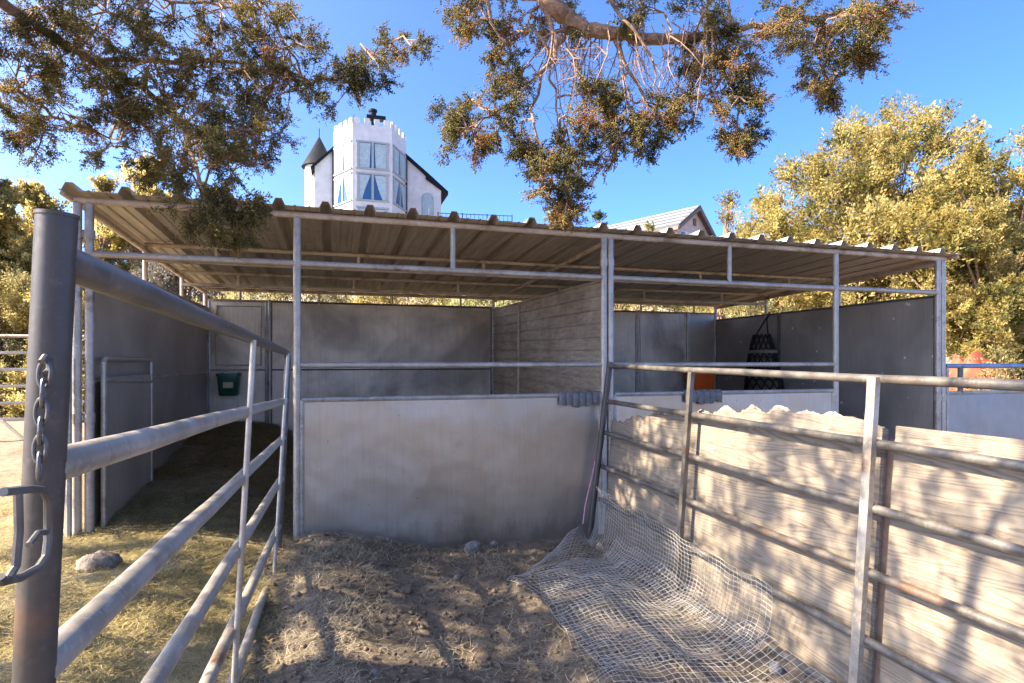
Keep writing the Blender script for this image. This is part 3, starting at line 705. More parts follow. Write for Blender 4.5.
# ------------------------------------------------------------------ heap of welded wire mesh
wm = empty('wire_mesh', (1.4, 3.2, -.12), 'crumpled welded wire mesh heaped on the dirt against the corral panel', 'wire mesh')
def sheetA(u, v):                        # u along the panel (0 far .. 1 near), v across (0 ground edge .. 1 curled)
    y = 4.12 - 1.85 * u
    xs = float(np.interp(u, [0, .12, .3, .55, 1], [1.70, 1.38, 1.04, 1.2, 1.04])); L = 1.87 - xs + .62
    s = v * L; flat = 1.97 - xs - .10
    if s < flat: x = xs + s; h = .015 + .055 * math.sin(PI * min(1, s / flat)) ** 2 * (1 - .5 * u) + .10 * math.exp(-((u - .05) / .16) ** 2) * math.sin(PI * min(1, s / flat))
    else:
        q = s - flat; R_ = .30; a = q / R_
        x = xs + flat + R_ * math.sin(a) * .35 - .03 * a; h = .03 + R_ * (1 - math.cos(a)) * (1. - .25 * u)
    n_ = .05 * float(fbm(x * 2 + 3, y * 2, 2)) + .035 * float(fbm(x * 9, y * 9 + 3, 2)); x += .03 * float(fbm(u * 9, v * 9, 2)); y += .03 * float(fbm(u * 8 + 5, v * 8, 2))
    return (x, y + .06 * math.sin(v * 4), gz(x, y) + h + n_)
def sheetB(u, v):
    y = 3.85 - 1.85 * u; x0_ = float(np.interp(u, [0, .15, .35, 1], [1.55, 1.25, 1.15, 1.12])); x = x0_ + (1.90 - x0_) * v
    h = .03 + .08 * math.sin(PI * v) * math.exp(-((u - .35) / .35) ** 2) + .16 * max(0, v - .75) * 4 * (1 - .4 * u)
    return (x, y - .12 * v, gz(x, y) + h + .05 * float(fbm(x * 3, y * 3 + 7, 2)))
def wires(fn, nu, nv, su, sv, r, name):
    m = MB()
    for i in range(nu + 1):
        m.tube([fn(i / nu, j / sv) for j in range(sv + 1)], r, 4, False)
    for j in range(nv + 1):
        m.tube([fn(i / su, j / nv) for i in range(su + 1)], r, 4, False)
    return m.build(name, 'mesh_wire', wm)
wires(sheetA, 56, 40, 56, 52, .00105, 'mesh_sheet')
wires(sheetB, 54, 23, 54, 34, .00105, 'mesh_sheet')

# twine
m = MB(); a = Rp(598, 462); b = np.array([1.80, 4.25, gz(1.8, 4.25) + .02]); pb2 = onplane(583, 524, (0, 4.3, 0), (0, 1, 0))
m.tube([a + [-.03, -.01, .0], a + [-.05, 0, -.1], pb2 + [0.02, 0, .15], pb2], .005, 6)
for k in range(3): m.ring(a + np.array([-.0, 0, .008 * (k - 1)]), (1, 0, 0), (0, 1, .3 * (k - 1)), .03, .005, 12, 6)
for k in range(5): m.tube([a + [-.02, -.02, 0], a + [random.uniform(-.07, .04), -.03, random.uniform(-.03, .07)]], .0035, 5)
tag(m.build('baling_twine', 'pink_twine', None), 'faded pink baling twine tied around the panel end by the double post', 'twine')

# ------------------------------------------------------------------ rocks
def rock(px, py, t, sx, sy, szz, mt, label, seed):
    c = at(px, py, t); c[2] = gz(c[0], c[1]) + szz * .35; n1, n2 = 26, 18; vs = []; fs = []
    for j in range(n2 + 1):
        for k in range(n1):
            th, ph = 2 * PI * k / n1, PI * j / n2; d = np.array([math.cos(th) * math.sin(ph), math.sin(th) * math.sin(ph), math.cos(ph)])
            r_ = 1 + .55 * float(fbm(d[0] * 1.5 + seed * 3.1 + d[2], d[1] * 1.5 + seed, 3)) + .35 * float(fbm(d[0] * 4 + seed, d[1] * 4 + d[2] * 3, 3))
            q = d * r_; q[2] = max(q[2], -.55); vs.append(c + q * [sx, sy, szz])
    for j in range(n2):
        for k in range(n1): fs.append((j * n1 + k, (j + 1) * n1 + k, (j + 1) * n1 + (k + 1) % n1, j * n1 + (k + 1) % n1))
    return tag(MB().add(vs, fs).build('rock', mt, None, angle=70), label, 'rock', 'loose rocks on the dirt')
def gt(px, py):                          # distance to the ground seen at a pixel
    t = 1.5
    for _ in range(200):
        p = at(px, py, t)
        if p[2] < gz(p[0], p[1]): break
        t += .03
    return t
for (px, py, sx, sy, szz, mt, lab, sd_) in (
    (98, 568, .105, .07, .062, 'rock_tan', 'tan boulder on the hay beside the thick gate post', 1),
    (472, 551, .058, .05, .05, 'rock_grey', 'grey angular rock at the foot of the galvanized kick panel', 2),
    (494, 545, .035, .03, .02, 'rock_grey', 'small flat pale stone next to the grey angular rock by the kick panel', 3),
    (457, 580, .021, .02, .018, 'rock_grey', 'pale round pebble on dark dirt in front of the grey angular rock', 4),
    (519, 588, .019, .018, .014, 'rock_grey', 'pale pebble on the dirt near the wire mesh edge', 5),
    (425, 597, .018, .016, .013, 'rock_tan', 'tiny tan pebble beside the sunlit straw in mid alley', 6),
    (374, 677, .016, .016, .014, 'rock_grey', 'grey pebble at the very front of the alley dirt', 7),
    (776, 672, .03, .028, .03, 'rock_grey', 'grey stone beside the bottom rail at the near mesh end', 8),
    (406, 592, .038, .03, .022, 'clod', 'dark brown dung clod in the middle of the alley', 9)):
    rock(px, py, gt(px, py), sx, sy, szz, mt, lab, sd_)

# ------------------------------------------------------------------ far pipe fence in the left yard
ff = empty('pipe_fence', (-4.5, 10.1, gz(-4.5, 10.1)), 'rusty six rail pipe fence across the sandy yard before golden junipers', 'fence')
for z in (1.62, 1.38, 1.14, .90, .66, .42): MB().tube([(-9.5, 10.2, z), (-2.0, 10.05, z + .02)], .022, 8).build('rail', 'far_pipe', ff)
for x in (-9.3, -6.6, -2.0): MB().tube([(x, 10.12, 0), (x, 10.12, 1.64)], .026, 8).build('post', 'far_pipe', ff)
a, b = at(-8, 412, 8.2), at(24, 440, 8.0)
tag(MB().tube([a, b], .022, 6).build('leaning_pole', 'brace_wood', None), 'dark weathered pole leaning below the rusty pipe fence', 'pole')

# ------------------------------------------------------------------ trees
def crown_points(c, rad, n, seed_pts=None):
    pass
def tree(name, base, height, rx, lobes, leafmat, label, n_leaf, leaf=.09, group=None, trunk_r=.14, low=.1, tuft=.34):
    """trunk with limbs reaching tufts spread through uneven lobes; leaves are small faces"""
    bx, by = base; bz = gz(bx, by) - .1
    e = empty(name, (bx, by, bz), label, 'tree' if 'shrub' not in name else 'shrub', group)
    rs = np.random.default_rng(int(abs(bx * 131 + by * 17 + height * 7)) + 3)
    tufts = []
    for (ox, oy, oz, r) in lobes:
        c = np.array([bx + ox * rx, by + oy * rx, bz + oz * height]); R = np.array([r * rx, r * rx, r * min(rx, height * .45) * 1.0])
        k = max(8, int(26 * r * r * rx * rx / (tuft * tuft) * .34))
        d = unit(rs.normal(size=(k, 3))); rad = rs.uniform(.45, 1.0, (k, 1)) ** .6
        q = c + d * rad * R; tufts += list(q[q[:, 2] > bz + low * height])
    T = np.array(tufts)
    m = MB(); top = np.array([bx + rs.normal() * .15 * rx, by, bz + height * .75])
    tp = [np.array([bx, by, bz]), np.array([bx + rs.normal() * .06, by + rs.normal() * .06, bz + height * .22]), np.array([bx + rs.normal() * .12, by, bz + height * .45]), top]
    m.tube(tp, [trunk_r * 1.2, trunk_r, trunk_r * .7, trunk_r * .2], 7)
    for i in rs.choice(len(T), min(len(T), 110), replace=False):
        u = rs.uniform(.15, .9); s = np.array(tp[1]) * (1 - u) + top * u; q = T[i]; mid = (s + q) / 2 + [0, 0, -.08 * np.linalg.norm(q - s)] + rs.normal(size=3) * .06
        m.tube([s, mid, q], [trunk_r * .30, trunk_r * .16, .008], 4, False)
    m.build('trunk', 'bark', e)
    per = max(10, n_leaf // len(T)); idx = np.repeat(np.arange(len(T)), per); n = len(idx)
    ctr = np.array([bx, by, bz + height * .45]); outd = unit(T - ctr)
    sz = rs.uniform(.6, 1.25, len(T))
    g = rs.normal(size=(n, 3)) * .42; g[:, 2] *= .8
    # each tuft is a few upright plumes
    pl = rs.integers(0, 5, n); pd = unit(outd[:, None, :] * .6 + rs.normal(size=(len(T), 5, 3)) * .7 + np.array([0, 0, .55]))
    along = rs.uniform(0, 1, n)[:, None]
    P = T[idx] + (pd[idx, pl] * along * 1.15 + g * (1.05 - .8 * along) * .52) * (tuft * sz[idx])[:, None]
    D = pd[idx, pl] + rs.normal(size=(n, 3)) * .65
    tone = np.clip(.5 + .28 * rs.normal(size=len(T))[idx] + .16 * rs.normal(size=n), 0, 1)
    V, Fc, TN = diamonds(P, D, leaf * rs.uniform(.35, 1.45, n), leaf * .42 * rs.uniform(.7, 1.3, n), tone)
    np_mesh('crown', V, Fc, leafmat, e, TN)
    return e
def lob(n, seed, flat=.8):
    r_ = random.Random(seed); L = [(0, 0, .62, .5)]
    for i in range(n):
        a = 2 * PI * i / n + r_.uniform(-.4, .4); rr = r_.uniform(.42, .68); L.append((rr * math.cos(a), rr * math.sin(a), r_.uniform(.28, .74), r_.uniform(.26, .42)))
    L += [(.1 * r_.uniform(-1, 1), 0, .84, .28), (r_.uniform(-.3, .3), .1, .93, .15)]
    return L
def tree_px(name, px, top_y, t, rpx, leafmat, label, n_leaf, leaf, lobes=None, group=None, **kw):
    p = at(px, 300, t); base = (float(p[0]), float(p[1])); bz = gz(*base) - .1; topz = H0 + (HY - top_y) / F * t
    return tree(name, base, (topz - bz) * .985, rpx / F * t, lobes or lob(7, int(px * 3 + top_y)), leafmat, label, n_leaf, leaf, group, **kw)
GT = 'junipers and bushes around the stalls'
# right-hand side
tree_px('juniper_tree', 868, 108, 15, 150, 'golden_leaf', 'largest golden sunlit juniper rising behind the speckled side wall', 150000, .095, lobes=[
    (0, 0, .55, .55), (.28, -.1, .78, .40), (.32, 0, .92, .24), (-.1, 0, .80, .30), (-.42, 0, .66, .34), (-.72, .1, .50, .28), (-.85, 0, .36, .26), (.62, -.1, .62, .38), (.75, 0, .42, .36), (.3, -.4, .40, .42), (-.3, -.4, .42, .42), (0, .3, .3, .45), (.05, .1, .9, .16)], group=GT, trunk_r=.22, tuft=.42)
tree_px('juniper_tree', 1000, 136, 12.5, 95, 'golden_leaf', 'pale gold juniper with dense low crown above the blue rail', 120000, .08, lobes=[
    (0, 0, .45, .6), (-.45, 0, .62, .36), (-.4, 0, .86, .22), (.2, 0, .78, .30), (.5, .1, .55, .40), (-.55, -.2, .34, .42), (.2, -.4, .3, .42), (.55, -.2, .25, .4), (-.62, .2, .75, .16)], group=GT, trunk_r=.2)
tree_px('juniper_tree', 1045, 124, 14, 60, 'olive_leaf', 'olive juniper with a slim plume at the frame edge, taller than the pale one', 30000, .075, group=GT)
tree_px('juniper_tree', 728, 188, 19, 30, 'golden_leaf', 'small slender golden juniper standing beside the gabled house', 9000, .09, group=GT, tuft=.3)
tree_px('juniper_tree', 775, 190, 17, 48, 'golden_leaf', 'mid sized golden juniper between the slender one and the largest one', 40000, .095, group=GT)
# left-hand side
tree_px('juniper_tree', -12, 163, 13, 50, 'backlit_gold_leaf', 'tall golden juniper at the frame edge behind the thick gate post', 90000, .085, group=GT)
tree_px('juniper_tree', 42, 186, 14, 46, 'backlit_gold_leaf', 'round golden juniper showing just above the thick gate post', 80000, .085, group=GT)
tree_px('juniper_tree', 140, 150, 16, 42, 'backlit_gold_leaf', 'olive juniper poking above the roof corner near the hanging branch', 45000, .085, group=GT)
tree_px('juniper_tree', 103, 172, 15, 30, 'backlit_gold_leaf', 'narrow golden juniper right behind the roof corner', 20000, .075, group=GT)
LOWL = [(0, 0, .3, .6), (-.6, 0, .2, .45), (.6, 0, .2, .45), (0, -.4, .15, .5), (-.3, .1, .6, .42), (.35, 0, .62, .4), (0, 0, .82, .3), (-.7, .2, .5, .3), (.7, .2, .5, .3)]
for px, top, t, r, mt, lab in ((-25, 250, 11.6, 50, 'backlit_gold_leaf', 'golden shrub behind the rusty pipe fence at the frame edge'), (22, 262, 12.2, 45, 'olive_leaf', 'olive shrub behind the rusty pipe fence beside the thick gate post'), (66, 240, 12.0, 42, 'backlit_gold_leaf', 'golden shrub seen between the thick gate post and the stall corner'), (-2, 368, 10.6, 38, 'olive_leaf', 'knee high olive scrub just behind the pipe fence at the frame edge'), (44, 372, 10.7, 36, 'backlit_gold_leaf', 'knee high pale gold scrub just behind the pipe fence'), (-70, 280, 11.8, 60, 'olive_leaf', 'olive shrub mostly outside the frame behind the pipe fence')):
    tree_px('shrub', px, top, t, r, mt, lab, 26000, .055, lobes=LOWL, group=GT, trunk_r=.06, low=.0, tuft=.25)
tree_px('shrub', 185, 232, 13, 52, 'grey_leaf', 'grey brush seen through the gap over the dark side wall', 30000, .06, group=GT, trunk_r=.07, tuft=.28)
for i, (px, top, t, r, mt, lab) in enumerate(((280, 258, 12, 85, 'olive_leaf', 'olive brush behind the back wall near the green bucket'), (390, 256, 12.5, 90, 'golden_leaf', 'golden brush behind the middle of the back wall'),
    (500, 258, 12, 85, 'lime_leaf', 'yellow green brush behind the partition end of the back wall'), (620, 260, 12, 90, 'golden_leaf', 'golden brush behind the back wall past the partition'), (740, 258, 12.5, 80, 'olive_leaf', 'olive brush behind the corner with the orange tub'))):
    tree_px('shrub', px, top, t, r, mt, lab, 45000, .065, lobes=LOWL, group=GT, trunk_r=.05, low=.0, tuft=.25)
tree_px('juniper_tree', 560, 196, 24, 42, 'lime_leaf', 'bright yellow green treetop peeking over the roof below the hanging foliage', 14000, .12, group=GT)
tree_px('conifer_tree', 599, 211, 28, 9, 'dark_leaf', 'slim dark pointed conifer beside the gabled house roof', 4000, .13, lobes=[(0, 0, .3, .9), (0, 0, .5, .7), (0, 0, .7, .5), (0, 0, .85, .35), (0, 0, .95, .2)], group=GT, tuft=.3)
tree_px('shrub', 655, 222, 33, 18, 'olive_leaf', 'bush in front of the gabled house below its eave', 5000, .16, group=GT)
tree_px('shrub', 1000, 350, 8.0, 42, 'olive_leaf', 'low olive shrub in front of the orange red heap', 9000, .05, lobes=LOWL, group=GT, trunk_r=.03, low=.0, tuft=.2)
# red canvas heap behind the blue rail
c = at(975, 372, 8.6); bz = gz(c[0], c[1]); vs = []; fs = []; nn = 26
for j in range(nn + 1):
    for i in range(nn + 1):
        u, v = i / nn * 2 - 1, j / nn * 2 - 1; h = max(0, 1 - (abs(u) ** 3 + abs(v) ** 3)) ** .5
        x, y = c[0] + u * .60, c[1] + v * .45; vs.append((x, y, gz(x, y) - .03 + 1.42 * h ** .6 * (.92 + .45 * float(fbm(u * 3 + 4, v * 3, 3)))))
for j in range(nn):
    for i in range(nn): a = j * (nn + 1) + i; fs.append((a, a + 1, a + nn + 2, a + nn + 1))
tag(MB().add(vs, fs).build('red_tarp', 'red_canvas', None, angle=30), 'orange red heap behind the blue rail, half hidden by juniper', 'tarp')

# ------------------------------------------------------------------ overhanging junipers close to the camera
def near_tree(root, clumps, limbs, extra, per_px, leaf=(.011, .024), dead=.10):
    """clumps: (point, radius); limbs: polylines with radii; every clump hangs on the nearest limb"""
    mt_ = MB(); tw = MB(); limb_pts = []
    for pts, r0, r1 in limbs:
        n = len(pts); pts = [np.array(p, float) for p in pts]
        fp = []
        for a, b in zip(pts[:-1], pts[1:]):
            for k in range(6): fp.append(a + (b - a) * k / 6 + RNG.normal(size=3) * .012)
        fp.append(pts[-1]); m_ = len(fp)
        mt_.tube(fp, [r0 + (r1 - r0) * i / (m_ - 1) for i in range(m_)], 8); limb_pts += fp
    LPt = np.array(limb_pts); P_, D_, T_, L_ = [], [], [], []
    bP, bD = [], []
    for (c, r) in list(clumps) + list(extra):
        c = np.array(c, float); k = int(np.argmin(np.linalg.norm(LPt - c, axis=1))); s = LPt[k]
        mid = (s + c) / 2 + RNG.normal(size=3) * r * .35 + [0, 0, .12 * np.linalg.norm(c - s)]
        tw.tube([s, s + (mid - s) * .5 + RNG.normal(size=3) * .02, mid, c], [.009, .0075, .006, .004], 5, False)
        nb = max(5, int(9 * r / .2)); tone0 = RNG.normal() * .13
        for _ in range(nb):
            d = unit(RNG.normal(size=3)) * r * RNG.uniform(.45, 1.65) + np.array([0, 0, -.12 * r]); a0 = mid + (c - mid) * RNG.random(); e = c + d
            md = (a0 + e) / 2 + RNG.normal(size=3) * r * .12
            tw.tube([a0, md, e], [.0045, .0035, .002], 4, False)
            is_dead = RNG.random() < dead
            ns = max(4, int(per_px * RNG.uniform(.6, 1.4)))
            for q in range(ns):                                  # little side sprays along the twig's outer part
                u = RNG.uniform(.1, 1.08); p0 = md * (1 - u) + e * u if u < 1 else e; ax = unit(unit(e - a0) + RNG.normal(size=3) * .75)
                Ls = RNG.uniform(.06, .12); kk = RNG.integers(16, 30)
                al = RNG.random(kk)[:, None] ** .8
                P_.append(p0 + ax * al * Ls + RNG.normal(size=(kk, 3)) * .006)
                D_.append(ax + RNG.normal(size=(kk, 3)) * .75)
                L_.append(np.full(kk, RNG.uniform(*leaf)))
                T_.append(np.clip((.80 if is_dead else .36) + tone0 + RNG.normal(size=kk) * .13, 0, .88))
                if RNG.random() < .35 and not is_dead:
                    bP.append(p0 + ax * Ls * .6 + RNG.normal(size=3) * .01); bD.append(ax)
    P_ = np.concatenate(P_); D_ = np.concatenate(D_); T_ = np.concatenate(T_); L_ = np.concatenate(L_)
    V, Fc, TN = spindles(P_, D_, L_, L_ * .34, T_)
    V2_, F2_, T2_ = spindles(np.array(bP), np.array(bD), .011, .011, np.full(len(bP), 1.))
    mt_.build('trunk', 'bark', root); tw.build('twig_sprays', 'red_twig', root)
    np_mesh('foliage', np.concatenate([V, V2_]), np.concatenate([Fc, F2_ + len(V)]), 'juniper_leaf', root, np.concatenate([TN, T2_]))
def cl(lst, t):
    out = []
    for q in lst:
        px, py, r = q[:3]; tt = (q[3] if len(q) > 3 else t) + random.uniform(-.25, .25); out.append((at(px, py, tt), r / F * tt))
    return out
n1 = empty('overhanging_juniper', (-3.3, 2.4, gz(-3.3, 2.4)), 'juniper whose brown limbs and olive foliage overhang the gate post and roof corner', 'tree', 'junipers leaning over the alley')
L1 = [(20, 20, 38), (70, 22, 38), (120, 20, 40), (170, 14, 40), (220, 22, 42), (265, 18, 36), (296, 42, 22), (25, 75, 26), (15, 122, 24), (60, 112, 24), (100, 92, 30), (150, 62, 40), (200, 68, 42), (248, 72, 40), (288, 84, 32), (180, 108, 36), (228, 108, 38), (272, 118, 32), (300, 132, 20), (340, 84, 20), (374, 60, 18), (392, 44, 12), (360, 76, 18), (200, 150, 26, 3.5), (196, 182, 20, 3.3), (206, 208, 18, 3.2), (236, 166, 17, 3.4), (256, 146, 19), (165, 162, 12), (38, 150, 16), (226, 214, 11, 3.2), (212, 222, 10, 3.2), (110, 140, 16), (135, 120, 22), (90, 60, 28), (50, 60, 22)]
trunk1 = [(-3.3, 2.4, gz(-3.3, 2.4) - .1), (-3.2, 2.5, .9), (-3.0, 2.5, 1.8), (-2.75, 2.6, 2.5)]
limbs1 = [(trunk1, .19, .13),
    ([trunk1[-1], at(-60, -45, 3.7), at(30, 22, 4.0), at(95, 62, 4.2), at(140, 85, 4.2), at(185, 125, 4.0), at(200, 185, 3.5), at(207, 215, 3.2)], .048, .004),
    ([at(95, 62, 4.2), at(170, 60, 4.3), at(240, 62, 4.3), at(310, 80, 4.4), at(350, 78, 4.4), at(390, 47, 4.4)], .020, .003),
    ([at(-60, -45, 3.7), at(40, -30, 3.8), at(150, -5, 4.0), at(260, 10, 4.2)], .024, .006),
    ([trunk1[-1], at(-80, 95, 3.8), at(20, 90, 4.0), at(60, 120, 4.1), at(110, 138, 4.2), at(165, 160, 4.2)], .020, .003),
    ([trunk1[-2], (-2.6, 1.6, 2.3), (-1.9, .9, 2.9)], .07, .02), ([trunk1[-1], (-2.4, 1.9, 3.2), (-1.5, 1.6, 3.6)], .07, .02), ([trunk1[-2], (-3.6, 3.4, 2.6), (-3.9, 4.4, 3.0)], .07, .02)]
shade_clumps = []  # unseen clumps added along the sun's rays to shade yard, alley and plywood
for cnt, h0, h1, ya, yb in ((70, -.1, 2.2, 1.0, 4.7), (46, 2.15, 3.6, .6, 4.3), (40, 2.1, 3.7, 3.2, 4.6), (85, -2.0, -.2, 1.0, 4.3), (60, -.2, 2.3, 3.3, 4.6)):
    for k in range(cnt):
        x, y, xh = random.uniform(-4.7, -1.1), random.uniform(ya, yb), random.uniform(h0, h1); z = (xh - x) * math.tan(SUN_EL)
        t = x * FW[0] + y * FW[1]; px = CX + F * (x * RT[0] + y * RT[1]) / max(t, .01)
        if z < 1.7 or z > 5.0 or (t > .05 and px > -60): continue
        shade_clumps.append(((x, y, z), random.uniform(.22, .36) if cnt == 46 else random.uniform(.16, .28)))
JIT = lambda L, s_: [q for q in L + [(q[0] + random.uniform(-s_, s_), q[1] + random.uniform(-s_, s_) * .8, q[2] * .8, *q[3:]) for q in L] if not (q[0] > 278 and 112 < q[1] and q[0] < 420)]
near_tree(n1, cl(JIT(L1, 26), 4.1), limbs1, shade_clumps, 15)
n2 = empty('overhanging_juniper', (.2, -2.0, gz(.2, -2.0)), 'juniper whose drooping limb with bare reddish twigs hangs against blue sky', 'tree', 'junipers leaning over the alley')
L2 = [(480, 18, 20), (500, 48, 18), (472, 8, 16), (530, 14, 22), (508, 80, 15), (490, 112, 18), (462, 130, 17), (478, 146, 16), (455, 112, 12), (520, 138, 17), (535, 164, 22), (550, 180, 19), (570, 152, 26), (590, 128, 24), (610, 150, 24), (625, 112, 24), (640, 130, 22), (660, 112, 24), (562, 198, 12), (566, 214, 7), (690, 98, 22), (700, 62, 24), (720, 80, 23), (742, 102, 22), (744, 130, 16), (735, 146, 11), (760, 40, 26), (790, 22, 26), (820, 40, 25), (830, 74, 19), (822, 92, 10), (850, 20, 24), (870, 38, 19), (858, 56, 14), (886, 14, 12), (700, 12, 22), (560, 20, 18), (640, 8, 18), (720, 40, 20), (580, 170, 16), (600, 95, 14)]
trunk2 = [(.2, -2.0, -.1), (.35, -1.9, 1.2), (.5, -1.5, 2.4), (.7, -.6, 3.5)]
limbs2 = [(trunk2, .17, .11),
    ([trunk2[-1], (.95, 1.2, 4.25), at(520, -130, 3.5), at(530, -40, 3.6), at(548, 2, 3.65), at(575, 26, 3.7), at(612, 34, 3.75), at(660, 38, 3.8), at(705, 38, 3.85), at(760, 25, 3.9), at(850, 10, 4.0)], .09, .012),
    ([at(548, 2, 3.65), at(556, 60, 3.65), at(528, 85, 3.65), at(490, 118, 3.6), at(465, 132, 3.6)], .016, .004),
    ([at(575, 26, 3.7), at(548, 60, 3.8), at(532, 110, 3.8), at(545, 165, 3.75), at(562, 205, 3.7)], .014, .003),
    ([at(575, 26, 3.7), at(545, 40, 3.7), at(556, 100, 3.7), at(560, 150, 3.7)], .014, .003),
    ([at(612, 34, 3.75), at(640, 90, 3.7), at(655, 120, 3.7), at(640, 140, 3.7)], .014, .003),
    ([at(612, 0, 3.6), at(650, 55, 3.6), at(658, 100, 3.6)], .012, .003),
    ([at(705, 38, 3.85), at(735, 90, 3.8), at(742, 140, 3.8)], .014, .003),
    ([at(760, 25, 3.9), at(815, 45, 3.9), at(828, 80, 3.9)], .014, .003),
    ([(.95, 1.2, 4.25), at(450, -150, 3.4), at(480, -20, 3.6), at(500, 45, 3.6)], .04, .005),
    ([(.95, 1.2, 4.25), at(700, -170, 3.5), at(800, -60, 3.8), at(860, 10, 3.9)], .05, .006)]
ex2 = [(at(random.uniform(430, 930), random.uniform(-190, -30), random.uniform(3.3, 4.3)), random.uniform(.12, .22)) for k in range(34)]
ex2 += [((random.uniform(-.8, 1.8), random.uniform(-3.2, -.6), random.uniform(2.8, 4.6)), random.uniform(.2, .3)) for k in range(24)]
near_tree(n2, cl(JIT(L2, 9), 3.8), limbs2, ex2, 14, dead=.24)
# bare reddish twigs hanging from the second limb
m = MB()
for k in range(60):
    px = random.uniform(545, 720); p = at(px, 30 + random.uniform(-10, 10), 3.75 + random.uniform(-.15, .15)); pts = [p]; d = np.array([random.uniform(-.4, .4), random.uniform(-.3, .3), -1.])
    L = random.uniform(.25, .75)
    for i in range(6): d = d + RNG.normal(size=3) * .28; d[2] -= .15; p = p + unit(d) * L / 6; pts.append(p)
    m.tube(pts, [.005, .0045, .004, .0035, .003, .0025, .0015], 4, False)
    for s in range(3):
        b = pts[2 + s]; m.tube([b, b + RNG.normal(size=3) * .05 + [0, 0, -.04], b + RNG.normal(size=3) * .09 + [0, 0, -.09]], [.0028, .002, .001], 4, False)
m.build('hanging_sprays', 'red_twig', n2)

# ------------------------------------------------------------------ white castle-like house on the hill
ZB0 = 8.5
cs = empty('castle_house', (3.4, 60, ZB0), 'white house with a battlemented bay tower on the hill', 'house')
hexp = [(-.15, 60.1), (1.55, 57.0), (5.2, 57.0), (6.9, 60.1), (6.9, 64), (-.15, 64)]
ZT = 23.7
def prism(poly, z0, z1): n = len(poly); return MB().slab([(x, y, z0) for x, y in poly], (0, 0, z1 - z0))
MB_t = MB(); n = len(hexp); vs = [(x, y, z) for z in (ZB0, ZT) for x, y in hexp]
tw_ = MB().add(vs, [tuple(range(n - 1, -1, -1)), tuple(n + k for k in range(n))] + [(k, (k + 1) % n, n + (k + 1) % n, n + k) for k in range(n)]).build('tower', 'stucco', cs, smooth=False)
for k in range(n):                                     # battlements
    a, b = np.array(hexp[k]), np.array(hexp[(k + 1) % n]); L = np.linalg.norm(b - a); d = (b - a) / L; nn_ = np.array([-d[1], d[0]]); cnt = max(3, int(L / .85))
    for i in range(cnt):
        c0 = a + d * (L * (i + .2) / cnt); c1 = a + d * (L * (i + .75) / cnt)
        q = [c0, c1, c1 + nn_ * .25, c0 + nn_ * .25]; MB().hexa([(*p, ZT - .01) for p in q], [(*p, ZT + .62) for p in q]).build('merlon', 'stucco', tw_, smooth=False)
def facade_window(a, b, u0, u1, z0, z1, panes, par, curtain):
    a, b = np.array(a, float), np.array(b, float); d = (b - a) / np.linalg.norm(b - a); out = np.array([d[1], -d[0]]); P = lambda u, o, z: (*(a + (b - a) * u + out * o), z)
    def bx(m, ua, ub, za, zb, o0, o1): m.hexa([P(ua, o1, za), P(ub, o1, za), P(ub, o0, za), P(ua, o0, za)], [P(ua, o1, zb), P(ub, o1, zb), P(ub, o0, zb), P(ua, o0, zb)])
    L = np.linalg.norm(b - a); f = .19 / L; fr = MB()
    bx(fr, u0 - f, u1 + f, z1, z1 + .16, -.02, .10); bx(fr, u0 - f, u1 + f, z0 - .14, z0, -.02, .14)
    w_ = (u1 - u0) / panes
    for i in range(panes + 1): bx(fr, u0 + w_ * i - f * .55, u0 + w_ * i + f * .55, z0 + .001, z1 - .001, -.02, .08)
    fo = fr.build('window', 'frame_grey', par, smooth=False)
    g = MB(); bx(g, u0, u1, z0 + .002, z1 - .002, -.01, .02); g.build('pane', 'window_glass', fo, smooth=False)
    for i in range(panes):
        ua, ub = u0 + w_ * i + f * .6, u0 + w_ * (i + 1) - f * .6
        inner, outer = (ub, ua) if i == 0 else (ua, ub)
        hz_ = z1 - z0 - .1; cv = [(outer + (inner - outer) * (curtain + (.94 - curtain) * q_ ** (.8 if i else 1.25)), z0 + .05 + hz_ * q_) for q_ in (0, .2, .4, .6, .8, 1)]
        pts = [(outer, z0 + .05)] + cv + [(outer, z1 - .05)]
        if i: pts = pts[::-1]
        MB().slab([P(u, .045, z) for u, z in pts], (*(out * -.02), 0)).build('curtain', 'curtain_and_arch_shade', fo, smooth=False)
for za, zb, cu in ((19.6, 22.0, .84), (16.6, 19.0, .26)):
    facade_window(hexp[1], hexp[2], .14, .88, za, zb, 2, cs, cu); facade_window(hexp[0], hexp[1], .10, .93, za - .05, zb, 2, cs, cu); facade_window(hexp[2], hexp[3], .12, .93, za, zb, 2, cs, cu)
facade_window(hexp[1], hexp[2], .14, .88, 13.4, 15.8, 2, cs, .6)
# wings
def wing(poly, y0, y1, name='wing', m='stucco'): return MB().slab([(x, y0, z) for x, z in poly], (0, y1 - y0, 0)).build(name, m, cs, smooth=False)
wing([(-.14, ZB0), (-.14, 22.2), (-1.9, 20.4), (-1.9, ZB0)], 60.2, 68)
wing([(6.88, ZB0), (10.5, ZB0), (10.5, 19.1), (6.88, 22.0)], 60.2, 68)
m = MB(); m.slab([(-.10, 60.0, 22.45), (-2.25, 60.0, 20.25), (-2.25, 60.0, 19.95), (-.10, 60.0, 22.13)], (0, 8.3, 0)); m.build('roof', 'slate_roof', cs, smooth=False)
m = MB(); m.slab([(6.85, 59.9, 22.4), (6.85, 59.9, 22.06), (8.9, 59.9, 20.35), (8.9, 59.9, 20.02), (11.2, 59.9, 18.55), (11.2, 59.9, 18.9), (9.0, 59.9, 20.7)], (0, 8.4, 0)); m.build('roof', 'slate_roof', cs, smooth=False)
